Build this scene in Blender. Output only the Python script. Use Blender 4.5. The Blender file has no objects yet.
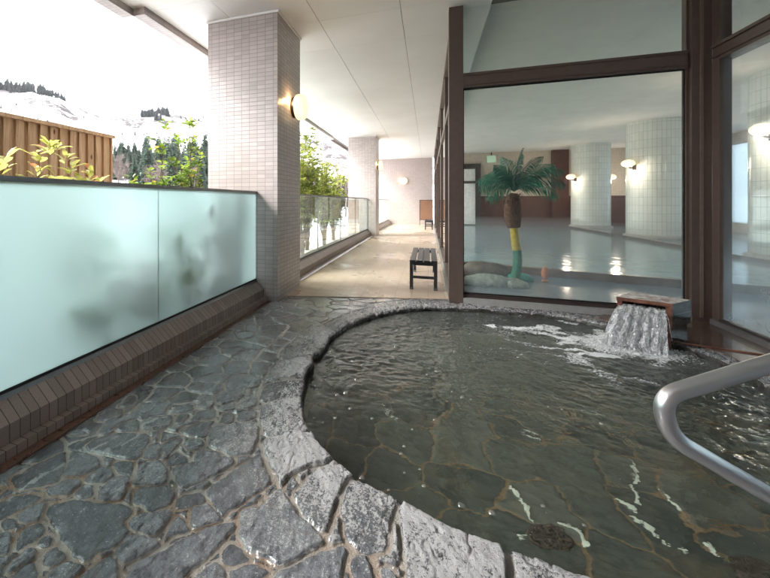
EXPOSURE = 2.95
LAMP = .22
LAMP_HALL = .24
HALL_W = 5.0
FROST = .42
STEAM = .07
HAZE = .00018
import bpy, math, random
import numpy as np
R = math.radians
random.seed(7)
rng = np.random.RandomState(11)
S = bpy.context.scene
C = S.collection

# ------------------------------------------------------------------ helpers
def link(o, parent=None):
    C.objects.link(o)
    if parent is not None:
        o.parent = parent
    return o

def T(o, label=None, cat=None, group=None, kind=None):
    if label: o['label'] = label
    if cat: o['category'] = cat
    if group: o['group'] = group
    if kind: o['kind'] = kind
    return o

def empty(name, loc, rz=0.0):
    e = bpy.data.objects.new(name, None)
    e.empty_display_size = .1
    e.location = loc
    e.rotation_euler = (0, 0, rz)
    return link(e)

class MB:
    """collects shapes, links them as ONE mesh object"""
    def __init__(s):
        s.v = []; s.f = []; s.m = []; s.uv = []; s.col = []; s.usecol = False
    def quad(s, pts, mi=0, uv=None, col=None):
        b = len(s.v)
        s.v += [tuple(p) for p in pts]
        s.f.append(tuple(range(b, b + len(pts)))); s.m.append(mi)
        s.uv.append(uv if uv else auto_uv(pts))
        s.col.append(col)
        if col is not None: s.usecol = True
    def box(s, x0, x1, y0, y1, z0, z1, mi=0, mf=None):
        P = lambda a, b, c: (a, b, c)
        q = {'-z': [P(x0,y0,z0),P(x0,y1,z0),P(x1,y1,z0),P(x1,y0,z0)],
             '+z': [P(x0,y0,z1),P(x1,y0,z1),P(x1,y1,z1),P(x0,y1,z1)],
             '-y': [P(x0,y0,z0),P(x1,y0,z0),P(x1,y0,z1),P(x0,y0,z1)],
             '+y': [P(x1,y1,z0),P(x0,y1,z0),P(x0,y1,z1),P(x1,y1,z1)],
             '-x': [P(x0,y1,z0),P(x0,y0,z0),P(x0,y0,z1),P(x0,y1,z1)],
             '+x': [P(x1,y0,z0),P(x1,y1,z0),P(x1,y1,z1),P(x1,y0,z1)]}
        for k, p in q.items():
            s.quad(p, mf.get(k, mi) if mf else mi)
    def prism(s, poly, z0, z1, mi=0, top=None):
        n = len(poly)
        s.quad([(x, y, z1) for x, y in poly], mi if top is None else top)
        s.quad([(x, y, z0) for x, y in reversed(poly)], mi)
        for i in range(n):
            a, b = poly[i], poly[(i + 1) % n]
            s.quad([(a[0],a[1],z0),(b[0],b[1],z0),(b[0],b[1],z1),(a[0],a[1],z1)], mi)
    def tube(s, pts, rad, n=8, mi=0, cap=True, col=None):
        pts = [np.array(p, float) for p in pts]
        rr = rad if hasattr(rad, '__len__') else [rad] * len(pts)
        ref = None; rings = []
        for i, p in enumerate(pts):
            t = pts[min(i + 1, len(pts) - 1)] - pts[max(i - 1, 0)]
            t /= (np.linalg.norm(t) + 1e-9)
            if ref is None:
                ref = np.array([0, 0, 1.]) if abs(t[2]) < .9 else np.array([1., 0, 0])
            a = ref - t * ref.dot(t); a /= (np.linalg.norm(a) + 1e-9); ref = a
            b = np.cross(t, a)
            rings.append([p + rr[i] * (a * math.cos(2*math.pi*k/n) + b * math.sin(2*math.pi*k/n)) for k in range(n)])
        b0 = len(s.v)
        for r in rings: s.v += [tuple(q) for q in r]
        for i in range(len(rings) - 1):
            for k in range(n):
                k2 = (k + 1) % n
                s.f.append((b0+i*n+k, b0+i*n+k2, b0+(i+1)*n+k2, b0+(i+1)*n+k)); s.m.append(mi)
                s.uv.append([(k/n, i), ((k+1)/n, i), ((k+1)/n, i+1), (k/n, i+1)]); s.col.append(col)
        if cap:
            for r, rev in ((0, True), (len(rings)-1, False)):
                idx = [b0 + r*n + k for k in range(n)]
                if rev: idx.reverse()
                s.f.append(tuple(idx)); s.m.append(mi); s.uv.append([(0, 0)]*n); s.col.append(col)
        if col is not None: s.usecol = True
    def lathe(s, prof, cx, cy, n=32, mi=0, axis='z', c3=0.0):
        b0 = len(s.v)
        for (r, h) in prof:
            for k in range(n):
                a = 2*math.pi*k/n
                if axis == 'z': s.v.append((cx + r*math.cos(a), cy + r*math.sin(a), h))
                elif axis == 'x': s.v.append((h, cx + r*math.cos(a), cy + r*math.sin(a)))
                else: s.v.append((cx + r*math.cos(a), h, cy + r*math.sin(a)))
        rmax = max(r for r, h in prof)
        for i in range(len(prof) - 1):
            for k in range(n):
                k2 = (k + 1) % n
                s.f.append((b0+i*n+k, b0+i*n+k2, b0+(i+1)*n+k2, b0+(i+1)*n+k)); s.m.append(mi)
                u0, u1 = 2*math.pi*rmax*k/n, 2*math.pi*rmax*(k+1)/n
                s.uv.append([(u0, prof[i][1]), (u1, prof[i][1]), (u1, prof[i+1][1]), (u0, prof[i+1][1])]); s.col.append(None)
    def build(s, name, mats, parent=None, smooth=False, bevel=0.0):
        me = bpy.data.meshes.new(name)
        me.from_pydata(s.v, [], s.f)
        for m in (mats if isinstance(mats, (list, tuple)) else [mats]): me.materials.append(m)
        me.polygons.foreach_set('material_index', s.m)
        ul = me.uv_layers.new(name='UVMap')
        flat = np.array([c for u in s.uv for p in u for c in p], dtype=np.float32)
        ul.data.foreach_set('uv', flat)
        if s.usecol:
            at = me.color_attributes.new('Col', 'FLOAT_COLOR', 'CORNER')
            arr = []
            for f, c in zip(s.f, s.col):
                c = c or (0.5, 0.5, 0.5)
                arr += [c[0], c[1], c[2], 1.0] * len(f)
            at.data.foreach_set('color', np.array(arr, dtype=np.float32))
        if smooth: me.polygons.foreach_set('use_smooth', [True]*len(me.polygons))
        me.update()
        o = bpy.data.objects.new(name, me)
        link(o, parent)
        if bevel:
            w = o.modifiers.new('Bevel', 'BEVEL'); w.width = bevel; w.segments = 2; w.limit_method = 'ANGLE'
        return o

def auto_uv(p):
    a, b, c = np.array(p[0]), np.array(p[1]), np.array(p[-1])
    n = np.abs(np.cross(b - a, c - a))
    k = int(np.argmax(n))
    if k == 0: return [(q[1], q[2]) for q in p]
    if k == 1: return [(q[0], q[2]) for q in p]
    return [(q[0], q[1]) for q in p]

def grid_mesh(name, V, nu, nv, mat, col=None, wrap=False, keep=None, parent=None, uvs=None):
    """V: (nu*nv,3) array, u-major. One smooth mesh."""
    iu = np.arange(nu if wrap else nu - 1)
    jv = np.arange(nv - 1)
    I, J = np.meshgrid(iu, jv, indexing='ij')
    I2 = (I + 1) % nu
    F = np.stack([I*nv+J, I2*nv+J, I2*nv+J+1, I*nv+J+1], -1).reshape(-1, 4)
    if wrap: F = F[:, ::-1]
    if keep is not None:
        F = F[keep[F].all(1)]
        used = np.unique(F); remap = -np.ones(len(V), np.int64); remap[used] = np.arange(len(used))
        V = V[used]; F = remap[F]
        if col is not None: col = col[used]
    me = bpy.data.meshes.new(name)
    me.vertices.add(len(V)); me.vertices.foreach_set('co', V.astype(np.float32).ravel())
    me.loops.add(F.size); me.loops.foreach_set('vertex_index', F.astype(np.int32).ravel())
    me.polygons.add(len(F)); me.polygons.foreach_set('loop_start', np.arange(0, F.size, 4, dtype=np.int32))
    me.polygons.foreach_set('use_smooth', np.ones(len(F), dtype=bool))
    me.materials.append(mat)
    me.update(calc_edges=True)
    if col is not None:
        at = me.color_attributes.new('Col', 'FLOAT_COLOR', 'POINT')
        at.data.foreach_set('color', col.astype(np.float32).ravel())
    me.validate()
    return link(bpy.data.objects.new(name, me), parent)

def _hash(ix, iy, seed):
    h = (ix * 374761393 + iy * 668265263 + seed * 982451653) & 0xFFFFFFFF
    h = ((h ^ (h >> 13)) * 1274126177) & 0xFFFFFFFF
    h = h ^ (h >> 16)
    return (h & 0xFFFFFF) / float(0xFFFFFF)

def vnoise(x, y, seed=0):
    xi = np.floor(x).astype(np.int64); yi = np.floor(y).astype(np.int64)
    fx = x - xi; fy = y - yi
    ux = fx*fx*fx*(fx*(fx*6-15)+10); uy = fy*fy*fy*(fy*(fy*6-15)+10)
    a = _hash(xi, yi, seed); b = _hash(xi+1, yi, seed); c = _hash(xi, yi+1, seed); d = _hash(xi+1, yi+1, seed)
    return (a*(1-ux)+b*ux)*(1-uy) + (c*(1-ux)+d*ux)*uy

def fbm(x, y, o=4, seed=0, g=.5):
    t = 0; a = 1; s = 0
    for k in range(o):
        t = t + a*vnoise(x, y, seed+17*k); s += a; a *= g
        x = x*2.03+3.1; y = y*2.03+1.7
    return t/s

def sstep(a, b, x):
    t = np.clip((x-a)/(b-a), 0, 1)
    return t*t*(3-2*t)

# ------------------------------------------------------------------ materials
class N:
    def __init__(s, name):
        s.mat = bpy.data.materials.new(name); s.mat.use_nodes = True
        s.t = s.mat.node_tree; s.t.nodes.clear()
        s.out = s.t.nodes.new('ShaderNodeOutputMaterial')
    def n(s, typ, ins=None, **kw):
        nd = s.t.nodes.new('ShaderNode' + typ)
        for k, v in kw.items(): setattr(nd, k, v)
        for k, v in (ins or {}).items():
            i = nd.inputs[k]
            if hasattr(v, 'links') or isinstance(v, bpy.types.NodeSocket): s.t.links.new(v, i)
            else:
                if i.type == 'RGBA' and len(v) == 3: v = (*v, 1)
                i.default_value = v
        return nd
    def mix(s, f, a, b, blend='MIX'):
        nd = s.t.nodes.new('ShaderNodeMix'); nd.data_type = 'RGBA'; nd.blend_type = blend
        for i, v in ((0, f), (6, a), (7, b)):
            if isinstance(v, bpy.types.NodeSocket): s.t.links.new(v, nd.inputs[i])
            else: nd.inputs[i].default_value = v if i == 0 else (*v[:3], 1)
        return nd.outputs[2]
    def math(s, op, a, b=0.0, c=None, clamp=False):
        nd = s.t.nodes.new('ShaderNodeMath'); nd.operation = op; nd.use_clamp = clamp
        for i, v in enumerate((a, b, c)):
            if v is None: continue
            if isinstance(v, bpy.types.NodeSocket): s.t.links.new(v, nd.inputs[i])
            else: nd.inputs[i].default_value = v
        return nd.outputs[0]
    def mr(s, v, a, b, c=0.0, d=1.0, smooth=False):
        nd = s.n('MapRange', {'Value': v, 'From Min': a, 'From Max': b, 'To Min': c, 'To Max': d})
        if smooth: nd.interpolation_type = 'SMOOTHSTEP'
        return nd.outputs[0]
    def noise(s, scale, detail=4.0, rough=.55, vec=None, dist=0.0):
        i = {'Scale': scale, 'Detail': detail, 'Roughness': rough, 'Distortion': dist}
        if vec is not None: i['Vector'] = vec
        return s.n('TexNoise', i).outputs[0]
    def coord(s, k='Object'): return s.n('TexCoord').outputs[k]
    def mapv(s, vec, scale=(1,1,1), rot=(0,0,0)):
        return s.n('Mapping', {'Vector': vec, 'Scale': scale, 'Rotation': rot}).outputs[0]
    def bump(s, h, strength=.3, dist=.01, normal=None):
        i = {'Height': h, 'Strength': strength, 'Distance': dist}
        if normal is not None: i['Normal'] = normal
        return s.n('Bump', i).outputs[0]
    def P(s, **kw):
        names = {'base':'Base Color','rough':'Roughness','metal':'Metallic','spec':'Specular IOR Level','normal':'Normal',
                 'trans':'Transmission Weight','ior':'IOR','coat':'Coat Weight','coatr':'Coat Roughness','coati':'Coat IOR','coatn':'Coat Normal','em':'Emission Color','ems':'Emission Strength','alpha':'Alpha','sss':'Subsurface Weight'}
        return s.n('BsdfPrincipled', {names[k]: v for k, v in kw.items()}).outputs[0]
    def done(s, sh):
        s.t.links.new(sh, s.out.inputs['Surface']); return s.mat

def simple(name, base, rough=.5, metal=0.0, var=.12, nscale=8, bump=0.0, bscale=80, spec=.5, coat=0.0):
    m = N(name); co = m.coord()
    nz = m.noise(nscale, 5, .6, co)
    b = m.mix(m.mr(nz, .3, .7), tuple(c*(1-var) for c in base), tuple(min(1, c*(1+var)) for c in base))
    kw = dict(base=b, rough=m.mr(m.noise(nscale*2.3, 3, .5, co), .3, .7, rough*.85, min(1, rough*1.15)), metal=metal, spec=spec, coat=coat)
    if bump: kw['normal'] = m.bump(m.noise(bscale, 4, .6, co), bump, .005)
    return m.done(m.P(**kw))

def tiled(name, c1, c2, mortar, bw, rh, ms=.003, offset=0.0, rough=.35, bump=.5, speck=0.0, var=.5, dirt=0.0):
    """ceramic tiles on the UV map (metres)"""
    m = N(name); uv = m.coord('UV')
    bt = m.n('TexBrick', {'Vector': uv, 'Color1': c1, 'Color2': c2, 'Mortar': mortar, 'Scale': 1.0, 'Mortar Size': ms,
                          'Mortar Smooth': .15, 'Bias': 0.0, 'Brick Width': bw, 'Row Height': rh})
    bt.offset = offset; bt.offset_frequency = 2; bt.squash = 1.0
    col = bt.outputs['Color']
    if speck:
        sp = m.noise(260, 2, .6, uv)
        col = m.mix(m.mr(sp, .56, .66, 0, speck), col, tuple(c*.35 for c in c1))
        col = m.mix(m.mr(sp, .42, .34, 0, speck), col, tuple(min(1, c*1.7) for c in c1))
    big = m.noise(1.3, 4, .6, m.coord())
    col = m.mix(m.mr(big, .35, .7, 0, .18+dirt), col, tuple(c*.72 for c in c1))
    nrm = m.bump(m.math('SUBTRACT', 1.0, bt.outputs['Fac']), bump, .003)
    nrm = m.bump(m.noise(9, 3, .5, uv), .06, .02, nrm)
    r = m.mr(bt.outputs['Fac'], 0, 1, rough, .8)
    return m.done(m.P(base=col, rough=r, normal=nrm))

M = {}
M['pillar_tile'] = tiled('pillar_tile', (.52,.455,.435), (.42,.365,.35), (.27,.25,.24), .1065, .0497, .003, rough=.3, dirt=.05)
M['wall_tile'] = tiled('wall_tile', (.50,.42,.40), (.45,.375,.36), (.33,.30,.28), .1065, .0497, .003, rough=.35)
M['kerb_tile'] = tiled('kerb_tile', (.34,.26,.23), (.24,.185,.165), (.05,.04,.035), .05, 10.0, .0022, rough=.32, speck=.55, bump=.6)
M['fascia_tile'] = tiled('fascia_tile', (.40,.34,.32), (.33,.28,.265), (.26,.23,.22), .1, .05, .003, rough=.35)
M['column_tile'] = tiled('column_tile', (.72,.72,.66), (.66,.665,.61), (.36,.37,.33), .105, .25, .004, rough=.2)
M['hall_beige'] = tiled('hall_beige', (.56,.47,.38), (.50,.42,.34), (.4,.34,.28), .1, .1, .003, rough=.3)
M['hall_brown'] = tiled('hall_brown', (.115,.05,.038), (.09,.04,.03), (.05,.03,.025), .1, .1, .003, rough=.25)
M['hall_floor'] = tiled('hall_floor', (.22,.29,.33), (.18,.25,.29), (.12,.14,.15), .1, .1, .004, rough=.12)
M['bronze'] = simple('bronze_aluminium', (.125,.088,.074), .38, .25, .1, 14)
M['bronze_light'] = simple('bronze_edge', (.20,.145,.12), .38, .35, .1, 14)
M['gasket'] = simple('black_gasket', (.012,.012,.012), .6)
m = N('brushed_steel'); M['steel'] = m.done(m.P(base=(.74,.735,.745), metal=1.0, rough=m.mr(m.noise(6, 3, .5, m.coord()), .3, .7, .27, .35)))
M['rail_grey'] = simple('rail_grey_metal', (.17,.17,.175), .35, .7, .1, 20)
M['black_paint'] = simple('black_wood_paint', (.034,.035,.042), .35, 0, .25, 25, .2, 120)
M['grey_foot'] = simple('grey_rubber', (.16,.17,.19), .6)
M['white_sill'] = simple('white_sill', (.30,.295,.285), .5, 0, .1, 12, .2, 60)
M['concrete_wet'] = simple('wet_grey_sill', (.15,.145,.14), .4, 0, .2, 12, .2, 60)
M['brown_board'] = simple('brown_board', (.24,.12,.07), .5, 0, .1, 6)
M['dark_frame'] = simple('dark_frame', (.04,.028,.024), .45)
M['concrete'] = simple('pale_concrete', (.42,.40,.36), .85, 0, .2, 3, .3, 50)
M['soil'] = simple('planter_soil', (.07,.052,.036), .95, 0, .4, 10, .6, 60)
M['rock'] = simple('brown_rock', (.13,.105,.085), .7, 0, .5, 9, .6, 40)
M['moss_rock'] = simple('pale_mossy_rock', (.36,.40,.33), .8, 0, .4, 16, .6, 60)
M['orange'] = simple('orange_glaze', (.62,.20,.07), .4)
M['white_panel'] = simple('white_panel', (.70,.69,.66), .5)
M['hall_ceiling'] = simple('hall_ceiling_paint', (.76,.72,.68), .8, 0, .05, 2)
M['hall_wall'] = simple('hall_wall_paint', (.45,.41,.37), .7, 0, .05, 2)
M['bark'] = simple('bark', (.085,.06,.045), .9, 0, .3, 20, .5, 60)
M['grate'] = simple('rusty_drain_metal', (.085,.065,.045), .5, .3, .3, 40)
M['thin_post'] = simple('thin_steel_post', (.45,.46,.46), .4, .6)
M['lamp_base'] = simple('lamp_base_metal', (.05,.04,.035), .4, .5)

def lamp_glass(name, col, st):
    m = N(name)
    lw = m.n('LayerWeight', {'Blend': .35}).outputs['Facing']
    c = m.mix(m.mr(lw, .1, .9), col, (col[0], col[1]*.80, col[2]*.52))
    return m.done(m.P(base=(.35,.30,.22), rough=.4, em=c, ems=st))
M['lamp'] = lamp_glass('lit_opal_glass', (1.0,.80,.50), LAMP)
M['lamp_hall'] = lamp_glass('lit_opal_globe', (1.0,.80,.50), LAMP_HALL)

# white painted ceiling boards
m = N('ceiling_board'); co = m.coord()
b = m.mix(m.mr(m.noise(.9, 4, .6, co), .35, .7), (.86,.845,.825), (.80,.785,.765))
M['ceiling'] = m.done(m.P(base=b, rough=.55, normal=m.bump(m.noise(140, 2, .5, co), .08, .002)))
M['joint'] = simple('ceiling_joint', (.16,.15,.14), .8)

# crazy paving: Col = (stone mask, per-stone random, rim factor, whiteness)
def stone_mat(name, wet):
    m = N(name); co = m.coord()
    at = m.n('Attribute', attribute_name='Col')
    sep = m.n('SeparateColor', {'Color': at.outputs['Color']}).outputs
    st, rnd, rim = sep[0], sep[1], sep[2]
    dep = at.outputs['Alpha']
    ps = m.n('SeparateXYZ', {'Vector': co}).outputs
    n1 = m.noise(14, 6, .62, co); n2 = m.noise(105, 5, .75, co); n3 = m.noise(4, 4, .6, co)
    n4 = m.noise(38, 6, .78, m.mapv(co, (1, .45, 1), (0, 0, .7)))
    base = m.mix(rnd, (.066,.070,.084), (.235,.242,.268))
    base = m.mix(m.mr(n1, .38, .66), base, m.mix(rnd, (.145,.152,.170), (.31,.318,.338)))
    base = m.mix(m.mr(n3, .58, .75, 0, .5), base, (.10,.082,.06))
    base = m.mix(m.mr(n4, .52, .36), base, (.030,.033,.040))
    base = m.mix(m.math('MULTIPLY', m.mr(dep, .25, .7, 0, .8), m.mr(n4, .40, .56)), base, (.028,.026,.026))
    # mineral crust: pale, patchy, thick near the pool
    cover = m.math('ADD', m.math('ADD', m.math('MULTIPLY', dep, .44), .03), m.math('MULTIPLY', m.math('SUBTRACT', n4, .5), 1.35))
    cover = m.math('ADD', cover, m.math('MULTIPLY', m.math('SUBTRACT', n2, .5), 1.6))
    cover = m.math('ADD', cover, m.math('MULTIPLY', m.math('SUBTRACT', n3, .5), .5))
    crust = m.mr(cover, .25, .38, 0, .9, True)
    base = m.mix(crust, base, m.mix(n1, (.32,.315,.32), (.52,.51,.505)))
    jn = m.noise(22, 4, .6, co)
    grey = m.mix(jn, (.27,.25,.225), (.42,.395,.36))
    tan = m.mix(m.mr(m.noise(160, 3, .6, co), .35, .65), (.22,.13,.078), (.48,.32,.21))
    pale = m.mix(jn, (.38,.355,.32), (.62,.59,.54))

    jc = m.mix(m.math('MULTIPLY', m.mr(n3, .38, .56), m.mr(ps[1], 2.0, 1.2)), pale, tan)
    jc = m.mix(rim, jc, grey)
    col = m.mix(m.mr(st, .25, .6), jc, base)
    h = m.math('ADD', m.math('MULTIPLY', n2, .5), m.math('MULTIPLY', n4, .9))
    h = m.math('ADD', h, m.math('MULTIPLY', m.noise(190, 3, .6, co), .22))
    h = m.math('ADD', h, m.math('MULTIPLY', m.noise(170, 3, .7, co), m.mr(st, .6, .3, 0, .8)))
    nrm = m.bump(h, .95, .014)
    nrm2 = m.bump(m.math('ADD', n1, m.math('MULTIPLY', n4, .5)), .10, .012)
    film = m.mr(m.noise(2.1, 3, .6, co), .28, .50)
    film = m.math('MULTIPLY', film, m.mr(rim, .2, .9, 1.0, .25))
    film = m.math('MULTIPLY', film, m.mr(ps[1], 1.25, 2.0, .38, 1.0))
    r = m.mr(m.noise(30, 4, .6, co), .3, .7, wet, wet+.16)
    r = m.math('ADD', r, m.mr(st, .6, .25, 0, .3))
    r = m.math('ADD', r, m.math('MULTIPLY', crust, .22))
    return m.done(m.P(base=col, rough=r, normal=nrm, spec=.75, coat=film, coatr=.03, coati=1.75, coatn=nrm2))
M['paving'] = stone_mat('wet_crazy_paving', .09)

# stone lining of the pool
m = N('pool_lining'); co = m.coord()
at = m.n('Attribute', attribute_name='Col'); sep = m.n('SeparateColor', {'Color': at.outputs['Color']}).outputs
n1 = m.noise(7, 6, .6, co); n2 = m.noise(40, 4, .6, co); n3 = m.noise(2.6, 4, .6, co)
st = m.mix(sep[1], (.030,.042,.034), (.092,.104,.082))
st = m.mix(m.mr(n1, .4, .66), st, m.mix(sep[1], (.046,.060,.048), (.115,.125,.095)))
st = m.mix(m.mr(n3, .52, .68, 0, .4), st, (.19,.15,.085))
jc = m.mix(m.mr(n2, .3, .7), (.14,.095,.05), (.25,.17,.085))
col = m.mix(m.mr(sep[0], .3, .62), jc, st)
col = m.mix(m.mr(sep[2], .3, .6), col, m.mix(n2, (.50,.56,.46), (.78,.84,.72)))
M['pool_floor'] = m.done(m.P(base=col, rough=.6, normal=m.bump(n2, .3, .01)))
m = N('pool_wall_stone'); co = m.coord()
n1 = m.noise(18, 6, .65, co)
col = m.mix(m.mr(n1, .35, .65), (.018,.018,.017), (.075,.07,.06))
M['pool_wall'] = m.done(m.P(base=col, rough=.3, normal=m.bump(n1, .8, .02)))

def schlick(m, f0=.02, normal=None):
    i = {'Blend': .5}
    if normal is not None: i['Normal'] = normal
    fc = m.n('LayerWeight', i).outputs['Facing']
    return m.math('ADD', m.math('MULTIPLY', m.math('POWER', fc, 5.0), 1-f0), f0, clamp=True)

# clear pool water, foam where the attribute says so
m = N('pool_water'); co = m.coord()
at = m.n('Attribute', attribute_name='Col'); sep = m.n('SeparateColor', {'Color': at.outputs['Color']}).outputs
w1 = m.noise(9, 3, .5, m.mapv(co, (1, 1.6, 1)), .6); w2 = m.noise(34, 2, .5, co)
nrm = m.bump(m.math('ADD', w1, m.math('MULTIPLY', w2, .22)), m.mr(m.n('SeparateXYZ', {'Vector': co}).outputs[1], 1.8, 3.2, .05, .30), .025)
tr = m.n('BsdfRefraction', {'Color': (.93,.95,.94), 'Roughness': 0.0, 'IOR': 1.33, 'Normal': nrm}).outputs[0]
gl = m.n('BsdfGlossy', {'Color': (1,1,1), 'Roughness': .015, 'Normal': nrm}).outputs[0]
sh = m.n('MixShader', {0: schlick(m, .022, nrm), 1: tr, 2: gl}).outputs[0]
milk_sheen = m.n('BsdfDiffuse', {'Color': (.30,.33,.31)}).outputs[0]  # pale share: aerated water by the spout, painted ceiling reflection at back-left
sh = m.n('MixShader', {0: m.math('ADD', .008, m.math('MULTIPLY', sep[1], .30)), 1: sh, 2: milk_sheen}).outputs[0]
fn = m.noise(42, 6, .75, m.mapv(co, (1, 1.3, 1)))
fm = m.mr(m.math('ADD', m.math('MULTIPLY', sep[0], .95), m.math('MULTIPLY', m.math('SUBTRACT', fn, .5), 2.6)), .34, .66, 0, .88, True)
foam = m.n('BsdfDiffuse', {'Color': (.80,.82,.83), 'Normal': m.bump(fn, .8, .02)}).outputs[0]
M['water'] = m.done(m.n('MixShader', {0: fm, 1: sh, 2: foam}).outputs[0])

# indoor pool: milky blue steaming water
m = N('hall_water'); co = m.coord()
nrm = m.bump(m.noise(3.5, 4, .55, co), .25, .03)
df = m.n('BsdfDiffuse', {'Color': (.26,.43,.46)}).outputs[0]
gl = m.n('BsdfGlossy', {'Color': (1,1,1), 'Roughness': .10, 'Normal': nrm}).outputs[0]
M['hall_water'] = m.done(m.n('MixShader', {0: schlick(m, .03, nrm), 1: df, 2: gl}).outputs[0])

def glass(name, tint, fog=0.0, fogc=(.75,.78,.79), f0=.05, drops=False, lowfog=.1):
    m = N(name); co = m.coord()
    tr = m.n('BsdfTransparent', {'Color': tint}).outputs[0]
    gl = m.n('BsdfGlossy', {'Color': (1,1,1), 'Roughness': .0}).outputs[0]
    sh = m.n('MixShader', {0: schlick(m, f0), 1: tr, 2: gl}).outputs[0]
    if fog:
        big = m.noise(1.1, 4, .6, co)
        z = m.n('SeparateXYZ', {'Vector': co}).outputs[2]
        low = m.mr(z, 1.1, .05, 0, 1, True)
        f = m.math('MULTIPLY', m.mr(big, .35, .7, .25, 1.0), fog)
        f = m.math('ADD', m.math('MULTIPLY', m.math('MULTIPLY', low, m.mr(big, .3, .65, .35, 1.0)), lowfog), f)
        if drops:
            vo = m.n('TexVoronoi', {'Vector': co, 'Scale': 70.0, 'Randomness': 1.0}).outputs['Distance']
            d = m.math('MULTIPLY', m.mr(vo, .26, .14), m.mr(m.noise(3.0, 5, .7, co), .56, .70, 0, .30))
            f = m.math('ADD', f, d, clamp=True)
        veil = m.n('BsdfTranslucent', {'Color': fogc}).outputs[0]
        veil2 = m.n('BsdfDiffuse', {'Color': fogc}).outputs[0]
        veil = m.n('MixShader', {0: .45, 1: veil, 2: veil2}).outputs[0]
        sh = m.n('MixShader', {0: f, 1: sh, 2: veil}).outputs[0]
    return m.done(sh)
M['glass_clear'] = glass('clear_glass', (.95,.97,.96), .0, f0=.022)
M['glass_bal'] = glass('clear_balustrade_glass', (.90,.955,.93), .02, f0=.03)
M['glass_fog'] = glass('lightly_misted_glass', (.96,.97,.97), .020, (.62,.70,.76), f0=.022, drops=True, lowfog=.26)
M['glass_mist'] = glass('heavily_misted_glass', (.93,.96,.97), .10, (.60,.68,.74), f0=.025, drops=True, lowfog=.34)

# frosted balustrade glass
m = N('frosted_glass'); co = m.coord()
rf = m.n('BsdfRefraction', {'Color': (.66,.735,.725), 'Roughness': .44, 'IOR': 1.42}).outputs[0]
tl = m.n('BsdfTranslucent', {'Color': (.41,.53,.545)}).outputs[0]
sh = m.n('MixShader', {0: FROST, 1: rf, 2: tl}).outputs[0]
gl = m.n('BsdfGlossy', {'Color': (1,1,1), 'Roughness': .12}).outputs[0]
M['frosted'] = m.done(m.n('MixShader', {0: m.math('MULTIPLY', schlick(m, .04), .5), 1: sh, 2: gl}).outputs[0])

# steamed-up far windows of the hall
m = N('steamed_glass')
M['hall_pane'] = m.done(m.n('MixShader', {0: .5, 1: m.n('BsdfTranslucent', {'Color': (.50,.56,.58)}).outputs[0], 2: m.n('BsdfRefraction', {'Color': (.6,.66,.68), 'Roughness': .5, 'IOR': 1.4}).outputs[0]}).outputs[0])

# corridor floor tile, wet here and there
m = N('corridor_tile'); uv = m.coord('UV')
bt = m.n('TexBrick', {'Vector': uv, 'Color1': (.57,.42,.31), 'Color2': (.62,.49,.38), 'Mortar': (.40,.33,.27), 'Scale': 1.0, 'Mortar Size': .004,
                      'Mortar Smooth': .2, 'Brick Width': .2, 'Row Height': .1}); bt.offset = .0
wetm = m.mr(m.noise(.8, 4, .6, m.coord()), .45, .68)
col = m.mix(m.math('MULTIPLY', wetm, .10), bt.outputs['Color'], (.40,.24,.15))
M['corridor_tile'] = m.done(m.P(base=col, rough=m.mr(wetm, 0, 1, .42, .12), normal=m.bump(m.math('SUBTRACT', 1.0, bt.outputs['Fac']), .4, .003)))

# spout block stone
m = N('rusty_stone'); co = m.coord()
n1 = m.noise(12, 6, .65, co); n2 = m.noise(45, 5, .7, co)
col = m.mix(m.mr(n1, .35, .65), (.11,.040,.025), (.25,.11,.068))
col = m.mix(m.mr(n2, .55, .7, 0, .6), col, (.05,.03,.025))
M['rusty'] = m.done(m.P(base=col, rough=.3, normal=m.bump(n2, .4, .01)))
m = N('dark_granite'); co = m.coord()
n2 = m.noise(120, 3, .6, co)
col = m.mix(m.mr(n2, .45, .6), (.035,.032,.032), (.10,.09,.085))
M['granite'] = m.done(m.P(base=col, rough=.08, coat=.3))
m = N('mineral_crust_top'); co = m.coord()
n1 = m.noise(16, 6, .7, co)
col = m.mix(m.mr(n1, .42, .60), (.72,.70,.67), (.30,.22,.18))
M['crust'] = m.done(m.P(base=col, rough=.7, normal=m.bump(n1, .5, .01)))
m = N('brown_deck'); co = m.coord()
n1 = m.noise(5, 5, .6, co); n2 = m.noise(90, 3, .6, co)
col = m.mix(m.mr(n1, .35, .65), (.10,.055,.042), (.18,.115,.09))
col = m.mix(m.mr(n2, .55, .68, 0, .5), col, (.05,.035,.03))
M['deck'] = m.done(m.P(base=col, rough=.14, normal=m.bump(n1, .12, .01), coat=.5, coatr=.05))
# falling water
m = N('falling_water')
tr = m.n('BsdfTransparent', {'Color': (.97,.98,.98)}).outputs[0]
gl = m.n('BsdfGlossy', {'Color': (1,1,1), 'Roughness': .05}).outputs[0]
df = m.n('BsdfDiffuse', {'Color': (.86,.87,.88)}).outputs[0]
tlu = m.n('BsdfTranslucent', {'Color': (.86,.87,.88)}).outputs[0]
df = m.n('MixShader', {0: .4, 1: df, 2: tlu}).outputs[0]
sh = m.n('MixShader', {0: m.math('ADD', schlick(m, .06), .10), 1: tr, 2: gl}).outputs[0]
nz = m.noise(40, 5, .72, m.mapv(m.coord(), (1, 1, .6)), .8)
M['fall'] = m.done(m.n('MixShader', {0: m.mr(nz, .42, .58, .04, .9), 1: sh, 2: df}).outputs[0])
m = N('bubble_film')
tr = m.n('BsdfTransparent', {'Color': (.97,.98,.98)}).outputs[0]
gl = m.n('BsdfGlossy', {'Color': (1,1,1), 'Roughness': .02}).outputs[0]
M['bubble'] = m.done(m.n('MixShader', {0: m.math('ADD', m.math('MULTIPLY', schlick(m, .06), .9), .16), 1: tr, 2: gl}).outputs[0])
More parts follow.
